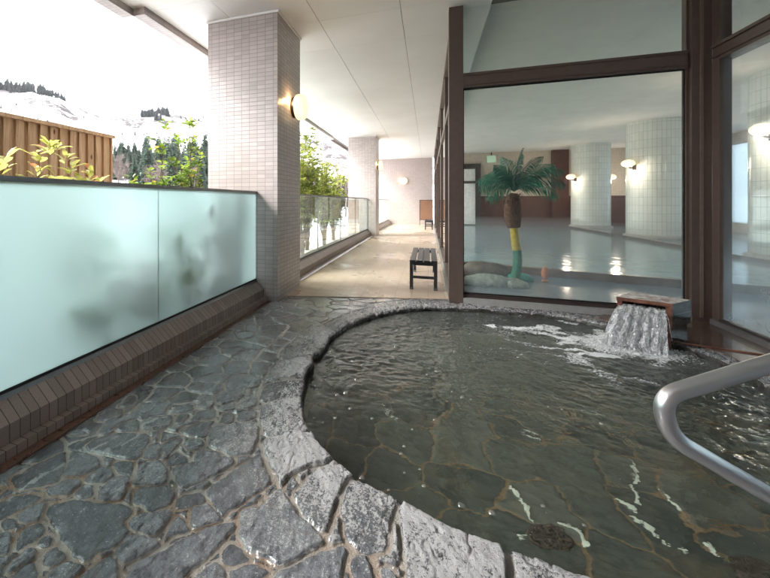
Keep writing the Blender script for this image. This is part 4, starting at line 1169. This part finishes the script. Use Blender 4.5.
# rocks and small things at its foot
def rock(name, loc, size, mat, label, seed, group=None):
    n, k = 28, 16; V = []
    for i in range(n):
        for j in range(k+1):
            a = 2*math.pi*i/n; e = math.pi*(j/k)-math.pi/2
            V.append((math.cos(a)*math.cos(e), math.sin(a)*math.cos(e), math.sin(e)))
    V = np.array(V)
    q = .72+.55*fbm(V[:,0]*1.7+V[:,2]*1.1+5, V[:,1]*1.7-V[:,2]*.8+5, 4, seed)
    V = V*q[:,None]*np.array(size)
    o = grid_mesh(name, V, n, k+1, mat, None, True); o.location = loc; T(o, label, 'rock', group)
    return o
rock('rock', (.86,6.72,.08), (.36,.22,.17), M['rock'], 'flat brown rock left of the palm foot', 301)
rock('rock', (.80,6.12,.03), (.34,.20,.12), M['moss_rock'], 'pale mossy rock close to the window at the corner post', 302)
rock('rock', (1.16,6.12,.02), (.20,.16,.09), M['moss_rock'], 'small pale rock in front of the palm trunk', 303)
rock('rock', (1.33,6.62,.03), (.20,.15,.09), simple('teal_painted_rock', (.06,.34,.27), .5, 0, .4, 18, .5, 50), 'teal painted rock at the palm foot', 304)
root = empty('orange_ornament', (1.66,6.62,.0)); T(root, 'small upright orange ornament right of the palm foot', 'ornament')
b = MB(); b.lathe([(.001,.0),(.06,.002),(.055,.03),(.02,.05),(.001,.052)], 0, 0, 20); b.build('foot', M['orange'], root, True); root.scale = (.75,.75,.75)
b = MB(); b.lathe([(.001,.05),(.035,.06),(.062,.12),(.066,.19),(.05,.26),(.025,.30),(.001,.31)], 0, 0, 20); b.build('body', M['orange'], root, True)

b = MB(); b.box(-3.5, 2.9, -2.62, -2.42, -.1, 3.519)  # unseen wall, added to keep sky glare off the window glass
o = b.build('unseen_rear_wall', M['wall_tile']); T(o, 'unseen pinkish tiled wall added behind the camera to block sky light', 'wall')
# ------------------------------------------------------------------ outdoors
# planting strip and ledge
b = MB(); b.box(-4.40, -2.165, -2.2, 5.6, -.6, -.06)
o = b.build('planting_bed', M['soil']); T(o, kind='structure')
b = MB(); b.box(-3.55, -2.165, 5.605, 21, -.6, -.04)
o = b.build('roof_ledge', M['concrete']); T(o, kind='structure')
# plank fence
root = empty('plank_fence', (-4.5, 1, 0)); T(root, 'natural cedar plank fence with a flat cap beyond the frosted glass', 'fence')
y = -2.6-1; k = 0
b = MB()
while y < 3.46:
    w = .060+.018*rng.rand()
    if y+w > 3.46: w = 3.462-y
    c = (rng.rand(), 0, 0)
    off = (.0 if k % 2 else .028)+.0035*rng.rand()
    b0 = len(b.f)
    b.box(-off-.02, -off+.006, y-.008*(k % 2), y+w+.008*(k % 2), -.6, 2.155)
    for i in range(b0, len(b.f)): b.col[i] = c
    b.usecol = True
    y += w; k += 1
b.build('planks', M['plank'], root)
b = MB(); b.box(-.09, .05, -3.62, 3.475, 2.156, 2.20)
for i in range(len(b.f)): b.col[i] = (.6, 0, 0)
b.usecol = True
b.build('cap_board', M['plank'], root, bevel=.004)

def leaf(b, p, d, up, ln, wd, col, fold=.25):
    d = d/np.linalg.norm(d); s_ = np.cross(d, up); s_ /= (np.linalg.norm(s_)+1e-9); n_ = np.cross(s_, d)
    q = [p, p+d*ln*.35+s_*wd*.9+n_*wd*fold, p+d*ln*.72+s_*wd*.8+n_*wd*fold*.8, p+d*ln-n_*ln*.10, p+d*ln*.72-s_*wd*.8+n_*wd*fold*.8, p+d*ln*.35-s_*wd*.9+n_*wd*fold]
    m1 = p+d*ln*.35; m2 = p+d*ln*.72
    b.quad([q[0], q[1], m1], 0, None, col); b.quad([m1, q[1], q[2], m2], 0, None, col); b.quad([m2, q[2], q[3]], 0, None, col)
    b.quad([q[0], m1, q[5]], 0, None, col); b.quad([m1, m2, q[4], q[5]], 0, None, col); b.quad([m2, q[3], q[4]], 0, None, col)

def shrub(name, base, tips, mat, stem_mat, label, ln=.07, wd=.017, per=9, spread=.35, side=5, srad=.007, cat='shrub', group=None, twig=.16):
    """stems from the base to each tip, side twigs near the top, whorls of leaves"""
    root = empty(name, base); T(root, label, cat, group)
    bs = MB(); bl = MB(); B0 = np.zeros(3)
    for tp in tips:
        tip = np.array(tp)-np.array(base)
        mid = tip*.5+np.array([(rng.rand()-.5)*.15, (rng.rand()-.5)*.15, .06])
        pts = cr([B0+(rng.rand(3)-.5)*np.array([.08,.08,0]), mid, tip], 12)
        bs.tube(pts, [srad*(1-.65*i/12) for i in range(13)], 6)
        ends = [(tip, pts[-1]-pts[-3])]
        for k in range(side):
            i = rng.randint(5, 12); a = rng.rand()*2*math.pi; l = twig*(.5+rng.rand())
            e = pts[i]+np.array([math.cos(a)*l*.8, math.sin(a)*l*.8, l*(.25+.6*rng.rand())])
            bs.tube([pts[i], (pts[i]+e)/2+np.array([0,0,-.01]), e], [srad*.45, srad*.35, srad*.2], 5)
            ends.append((e, e-pts[i]))
        for e, dr in ends:
            dr = dr/np.linalg.norm(dr)
            g = rng.rand()
            for k in range(per):
                a = 2*math.pi*(k/per)+rng.rand()*.7
                o_ = np.array([math.cos(a), math.sin(a), 0])
                d = o_*(.75+.4*rng.rand())+dr*(.2+.8*rng.rand())
                p = e-dr*rng.rand()*spread*.22
                c = (min(1, max(0, g*.6+.5*rng.rand())), rng.rand(), 0)
                leaf(bl, p+d*.012, d, np.array([0,0,1.])+.5*(rng.rand(3)-.5), ln*(.6+.7*rng.rand()), wd*(.7+.6*rng.rand()), c)
    bs.build('stem', stem_mat, root, True); bl.build('foliage', mat, root)
    return root
shrub('shrub', (-2.85,2.15,-.06), [(-2.95,1.62,1.52),(-2.85,1.85,1.52),(-2.80,2.05,1.58),(-2.88,2.22,1.66),(-2.95,2.42,1.60),(-2.80,2.55,1.46),(-2.9,2.75,1.42),(-2.75,1.95,1.36),(-2.8,2.35,1.50),(-2.75,1.75,1.42),(-2.9,2.12,1.48),(-2.8,2.45,1.38),(-2.85,1.68,1.36),(-2.78,2.2,1.40),(-2.9,2.65,1.36)], M['leaf_yellow'], M['stem_red'],
      'yellow green leaved shrub in front of the plank fence', .105, .024, 8, .4, 2, .006)
shrub('shrub', (-2.6,1.72,-.06), [(-2.62,1.50,1.46),(-2.55,1.42,1.52),(-2.7,1.58,1.38)], M['leaf_green'], M['stem'], 'dark green shrub at the left edge above the frosted glass', .10, .026, 8, .4, 2, .006)
shrub('shrub', (-2.55,3.4,-.06), [(-2.55,3.22,2.02),(-2.52,3.15,1.75),(-2.5,3.42,1.85),(-2.48,3.55,2.10),(-2.6,3.70,1.70),(-2.45,3.52,1.55),(-2.42,3.30,1.48),(-2.5,2.98,1.45),(-2.45,3.68,1.42),(-2.45,3.1,1.40),(-2.6,2.8,1.44),(-2.4,3.6,1.62),(-2.6,3.5,1.95),(-2.5,3.62,1.88),(-2.55,3.75,1.55),(-2.5,3.3,1.62),(-2.6,3.05,1.52),(-2.5,2.9,1.36),(-2.55,3.45,1.45),(-2.6,3.25,1.38),(-2.5,3.7,1.98),(-2.52,3.82,1.75)], M['leaf_green'], M['stem'],
      'fresh green shrub with upright stems beside the near pillar', .070, .023, 9, .5, 6, .008, twig=.12)
shrub('shrub', (-2.40,2.1,-.06), [(-2.25,1.98,.78),(-2.24,2.12,.95),(-2.25,2.3,.70),(-2.24,1.75,.62),(-2.3,2.1,.5),(-2.26,2.25,.88)], M['leaf_green'], M['stem'],
      'dark leafy shrub pressed against the back of the frosted glass', .11, .026, 7, .4, 3, .006)
shrub('shrub', (-2.40,3.05,-.06), [(-2.25,3.10,.98),(-2.25,3.28,1.05),(-2.27,2.9,.85),(-2.28,3.4,.8),(-2.25,2.75,.95),(-2.24,2.85,.55),(-2.22,2.7,.66),(-2.22,3.2,.6),(-2.26,3.0,.8)], M['leaf_green'], M['stem'],
      'leafy shrub behind the frosted glass near the pillar', .10, .026, 7, .4, 3, .006)
hs = [(-2.75,6.1,2.5),(-2.9,7.1,2.45),(-2.75,8.3,2.75),(-2.95,9.3,2.75),(-2.8,10.5,2.2),(-2.9,12.0,2.0)]
hl = ['bushy yellow green shrub right behind the near pillar', 'tall yellow green bush, second beyond the near pillar', 'round bush behind the middle of the clear balustrade', 'green bush behind the third pane of clear glass', 'low bush short of the far pillar', 'yellow green bush beside the far pillar']
for (x, y, z), lab in zip(hs, hl):
    tips = [(x+(rng.rand()-.5)*.7, y+(rng.rand()-.5)*1.0, z*(.45+.6*rng.rand())) for k in range(46)]
    shrub('bush', (x, y, -.04), tips, M['leaf_hedge'], M['stem'], lab, .085, .028, 8, .5, 8, .008, 'bush', None, .26)

# snowy ground and hills, seen from the terrace
_px = np.array([-900,-300,-60,0,30,60,75,95,110,135,160,208,260,300,350,420,700]); _py = np.array([120,95,88,90,91,96,102,107,110,114,112,113,118,128,140,150,170])
_az = R(109.4)-np.arctan((_px-295)/378.); _sl = (202-_py)/378.*np.cos(np.arctan((_px-295)/378.))
_s = np.argsort(_az); _az, _sl = _az[_s], _sl[_s]
def height(x, y):
    r = np.hypot(x, y); a = np.arctan2(y, x) % (2*np.pi)
    sl = np.interp(a, _az, _sl)*sstep(R(60), R(95), a)*sstep(R(290), R(230), a)
    ridge = sl*330
    t = np.clip((r-14)/316., 0, 1.35)
    h = -3.0+(ridge+3)*np.where(t < 1, t**1.45, 1-(t-1)*.8)
    n = (fbm(x*.012+7, y*.012+3, 5, 400)-.5)*26*np.clip((r-40)/250, 0, 1)*np.clip(1-np.abs(t-.72)/.5, 0, 1)
    n2 = (fbm(x*.06, y*.06, 4, 405)-.5)*4.5*np.clip((r-20)/200, 0, 1)
    return h+(n+n2)*(sl > .02)
def terrain():
    a = np.linspace(R(84), R(240), 520); r = np.concatenate([np.linspace(3.0, 60, 60), np.linspace(62, 470, 230)])
    A, RR = np.meshgrid(a, r, indexing='ij'); x = (RR*np.cos(A)).ravel(); y = (RR*np.sin(A)).ravel()
    z = height(x, y)
    pxs = 295+378*np.tan(R(109.4)-np.arctan2(y, x)); rr = np.hypot(x, y)
    pat = np.zeros(x.shape)
    for pc, hw, rc, hr in ((131, 17, 292, 30), (160, 22, 300, 16), (197, 14, 296, 18), (45, 26, 268, 14), (85, 16, 290, 12), (20, 30, 305, 12), (70, 12, 255, 10), (225, 14, 290, 16), (320, 22, 270, 30), (340, 16, 230, 25)):
        e = ((pxs-pc)/hw)**2+((rr-rc)/hr)**2
        pat = np.maximum(pat, sstep(1.1, .5, e+1.9*(fbm(x*.07, y*.07, 4, 470+pc)-.5)))
    colr = np.stack([pat, pat*0, pat*0, pat*0], 1)
    m = N('snow_slope'); co = m.coord()
    n1 = m.noise(.035, 6, .62, co); n2 = m.noise(.22, 5, .65, co)
    z_ = m.n('SeparateXYZ', {'Vector': m.n('NewGeometry').outputs['Normal']}).outputs[2]
    f = m.math('ADD', m.math('MULTIPLY', n1, .85), m.math('MULTIPLY', n2, .5))
    bare = m.mr(f, .70, .74, 0, .92)
    sp_ = m.n('SeparateColor', {'Color': m.n('Attribute', attribute_name='Col').outputs['Color']}).outputs[0]
    bare = m.math('MAXIMUM', bare, m.math('MULTIPLY', sp_, m.mr(n2, .38, .5)))
    col = m.mix(bare, (.80,.81,.83), m.mix(n2, (.028,.020,.020), (.06,.045,.042)))
    mat = m.done(m.P(base=col, rough=.9))
    o = grid_mesh('snowy_hillside', np.stack([x, y, z], 1), len(a), len(r), mat, colr); T(o, kind='structure')
terrain()
b = MB(); n_ = 64
b.quad([(470*math.cos(2*math.pi*k/n_), 470*math.sin(2*math.pi*k/n_), -4.2) for k in range(n_)])
o = b.build('snow_ground', simple('snow', (.78,.79,.81), .9, 0, .04, .2)); T(o, kind='structure')

# trees on the slope
def conifer_mesh(h, w, seed, mat_crown):
    r_ = np.random.RandomState(seed); b = MB()
    n = 26
    for i in range(n):
        t = i/(n-1); z = h*(.10+.88*t); L = w*(1-t)**.85*(.75+.5*r_.rand())+.04*w
        k = 9 if t < .8 else 6
        for q in range(k):
            a = 2*math.pi*(q+r_.rand())/k; l = L*(.6+.6*r_.rand()); c, s_ = math.cos(a), math.sin(a)
            dz = -l*.38; wd = l*.30
            p = (0, 0, z); col = (r_.rand()*.7+.3*t, 0, 0)
            m_ = (c*l*.6, s_*l*.6, z+dz*.35)
            b.quad([p, (m_[0]-s_*wd, m_[1]+c*wd, m_[2]-.06*l), (c*l, s_*l, z+dz), (m_[0]+s_*wd, m_[1]-c*wd, m_[2]-.06*l)], 0, None, col)
            b.quad([(0,0,z+.15*l), (m_[0], m_[1], m_[2]+.18*l), (c*l*.9, s_*l*.9, z+dz), (m_[0], m_[1], m_[2]-.22*l)], 0, None, col)
    return b
protos = []
for i, (h, w) in enumerate(((9.0, 1.9), (10.5, 2.0), (7.5, 1.7))):
    r0 = bpy.data.objects.new('conifer', None); r0.empty_display_size = .1
    cb = conifer_mesh(h, w, 500+i, M['conifer']); co_ = cb.build('crown', M['conifer'])
    tb = MB(); tb.tube([(0,0,-.8),(0,0,h*.5),(0,0,h*.97)], [.17,.10,.02], 7); to_ = tb.build('trunk', M['bark'])
    C.objects.unlink(co_); C.objects.unlink(to_); protos.append((r0, co_, to_))
def plant_tree(name, protos, i, x, y, s_, label, cat, group, dz=0):
    r0, *parts = protos[i % len(protos)]
    r = bpy.data.objects.new(name, None); r.empty_display_size = .1; C.objects.link(r)
    r.location = (x, y, float(height(np.array([x]), np.array([y]))[0])+dz); r.rotation_euler = (0, 0, rng.rand()*6.28); r.scale = (s_, s_, s_*(.9+.25*rng.rand()))
    T(r, label, cat, group)
    for p in parts:
        c = p.copy(); C.objects.link(c); c.parent = r
    return r
def dirp(px, d):
    xc = (px-295)/378.*d
    return xc*math.cos(TH0)-d*math.sin(TH0), xc*math.sin(TH0)+d*math.cos(TH0)
k = 0
for px in np.concatenate([np.linspace(-10, 112, 10), np.linspace(112, 215, 78), np.linspace(222, 300, 8), np.linspace(303, 352, 9)]):
    d = 60+52*rng.rand() if px < 300 else 52+30*rng.rand()
    x, y = dirp(px+rng.randn()*2, d)
    q = .70+.35*rng.rand()
    if px < 140: q *= .78
    if 300 < px: q *= .62
    plant_tree('conifer', protos, k, x, y, q, 'dark green conifer in the wood on the lower snow slope', 'conifer', 'conifers of the lower wood'); k += 1
# bare trees among them
def bare_mesh(seed, h=7.5):
    r_ = np.random.RandomState(seed); tr_ = MB(); cr_ = MB()
    tr_.tube([(0,0,-.5),(.1,0,h*.3),(0,.1,h*.75)], [.13,.10,.03], 6)
    for i in range(34):
        z = h*(.22+.55*r_.rand()); a = r_.rand()*6.28; l = h*.30*(.5+.6*r_.rand())
        e = np.array([math.cos(a)*l*.55, math.sin(a)*l*.55, z+l*.85]); p = np.array([0,0,z])
        cr_.tube([p, (p+e)/2+np.array([math.cos(a)*l*.1, math.sin(a)*l*.1, 0]), e], [.035,.025,.008], 4, col=(r_.rand(),0,0))
        for q in range(7):
            s0 = p+(e-p)*(.3+.7*r_.rand()); d = r_.randn(3)*np.array([.5,.5,.35])+np.array([0,0,.5]); e2 = s0+d*l*.42
            cr_.tube([s0, e2], [.02,.006], 3, col=(r_.rand(),0,0), cap=False)
            for w_ in range(3):
                s1 = s0+(e2-s0)*(.3+.7*r_.rand()); cr_.tube([s1, s1+(r_.randn(3)*.5+np.array([0,0,.3]))*l*.22], [.014,.005], 3, col=(r_.rand(),0,0), cap=False)
    a_ = cr_.build('crown', M['twig']); t_ = tr_.build('trunk', M['bark']); C.objects.unlink(a_); C.objects.unlink(t_)
    return (None, a_, t_)
bp = [bare_mesh(601), bare_mesh(602)]
for i, (px, d, s_) in enumerate(((118, 60, .75), (126, 66, .8), (150, 60, .7), (161, 58, .8), (172, 70, .8), (195, 60, .7), (306, 44, .85), (318, 50, .8), (329, 46, .9), (338, 55, .9), (346, 48, .8))):
    x, y = dirp(px, d)
    plant_tree('bare_tree', bp, i, x, y, s_, 'leafless reddish grey tree on the snow slope', 'bare tree', 'leafless trees on the snow slope')
# ridge trees: one mesh each, too small to show parts
rp = []
for i in range(2):
    b = conifer_mesh(8.5, 1.9, 700+i, None); o = b.build('ridge_conifer', M['far_conifer']); C.objects.unlink(o); rp.append(o)
def ridge(px, d, s_, label, group):
    if d > 290: d = (d+21)*math.cos(math.atan((px-295)/378.))
    x, y = dirp(px, d); o = link(rp[rng.randint(2)].copy())
    o.location = (x, y, float(height(np.array([x]), np.array([y]))[0])-.4); o.scale = (s_*1.15, s_*1.15, s_*(.8+.4*rng.rand())); o.rotation_euler = (0, 0, rng.rand()*6)
    T(o, label, 'conifer', group)
for px in np.concatenate([np.linspace(-25, 66, 110)+rng.randn(110)*1.2]):
    fall = 1-.5*max(0, px-35)/30
    ridge(px, 300+rng.randn()*8-12*rng.rand(), (.8+.4*rng.rand())*fall, 'dark tree in the long row on the left ridge', 'trees of the left ridge')
for px in np.concatenate([np.linspace(142, 168, 26), rng.uniform(176, 207, 12)]):
    ridge(px, 300+rng.randn()*6, .68+.35*rng.rand() if px < 170 else .35, 'dark tree in the clump on the bare ridge above the wood', 'trees of the right ridge')
for px in rng.uniform(-20, 300, 70):
    d = 130+150*rng.rand()
    ridge(px, d, .14+.22*rng.rand(), 'small dark bush dotting the snow slope', 'bushes dotting the snow slope')
ridge(47, 95, .55, 'single small conifer standing just above the fence cap', 'lone conifer')

# ------------------------------------------------------------------ light, air, camera
W = bpy.data.worlds.new('World'); S.world = W; W.use_nodes = True
nt = W.node_tree; nt.nodes.clear()
sky = nt.nodes.new('ShaderNodeTexSky'); sky.sky_type = 'NISHITA'; sky.sun_disc = False
SUN_EL, SUN_AZ = R(42), R(205)       # the sun's compass angle, counter-clockwise from +X
sky.sun_elevation = SUN_EL; sky.sun_rotation = R(90)-SUN_AZ; sky.dust_density = 4.0; sky.air_density = 1.0; sky.altitude = 600
hs_ = nt.nodes.new('ShaderNodeHueSaturation'); hs_.inputs['Saturation'].default_value = .14
bg = nt.nodes.new('ShaderNodeBackground'); bg.inputs['Strength'].default_value = .15
ow = nt.nodes.new('ShaderNodeOutputWorld')
nt.links.new(sky.outputs[0], hs_.inputs['Color']); nt.links.new(hs_.outputs[0], bg.inputs['Color']); nt.links.new(bg.outputs[0], ow.inputs['Surface'])
ld = bpy.data.lights.new('sun', 'SUN'); ld.energy = 1.0; ld.angle = R(25); ld.color = (1.0, .965, .92)
lo = link(bpy.data.objects.new('sun', ld))
from mathutils import Vector
dv = Vector((math.cos(SUN_EL)*math.cos(SUN_AZ), math.cos(SUN_EL)*math.sin(SUN_AZ), math.sin(SUN_EL)))
lo.rotation_euler = dv.to_track_quat('Z', 'Y').to_euler()
lo.location = dv*50

if HAZE:
    m = N('haze'); v_ = m.n('VolumePrincipled', {'Color': (.93,.96,1.0,1), 'Density': HAZE}); m.t.links.new(v_.outputs[0], m.out.inputs['Volume'])
    b = MB(); b.box(-480, 480, -480, 480, -5.2, 125); o = b.build('haze', m.mat); T(o, 'thin grey air over the whole valley', 'haze', None, 'stuff')
cd = bpy.data.cameras.new('camera'); cam_o = link(bpy.data.objects.new('camera', cd))
cam_o.location = (0, 0, 1.2); cam_o.rotation_euler = (R(90), 0, R(19.4))
cd.sensor_width = 36; cd.lens = 378/770*36; cd.shift_x = (385-295)/770; cd.shift_y = -(289-202)/770
cd.clip_start = .02; cd.clip_end = 3000
S.camera = cam_o
S.render.engine = 'CYCLES'
S.cycles.use_denoising = True
S.cycles.max_bounces = 10; S.cycles.transparent_max_bounces = 24; S.cycles.transmission_bounces = 8; S.cycles.diffuse_bounces = 5; S.cycles.glossy_bounces = 4
S.cycles.sample_clamp_indirect = 6.0
S.cycles.caustics_reflective = False
S.view_settings.view_transform = 'Standard'
try: S.view_settings.look = 'None'
except Exception: pass
S.view_settings.gamma = 1; S.view_settings.use_curve_mapping = False
S.view_settings.exposure = EXPOSURE
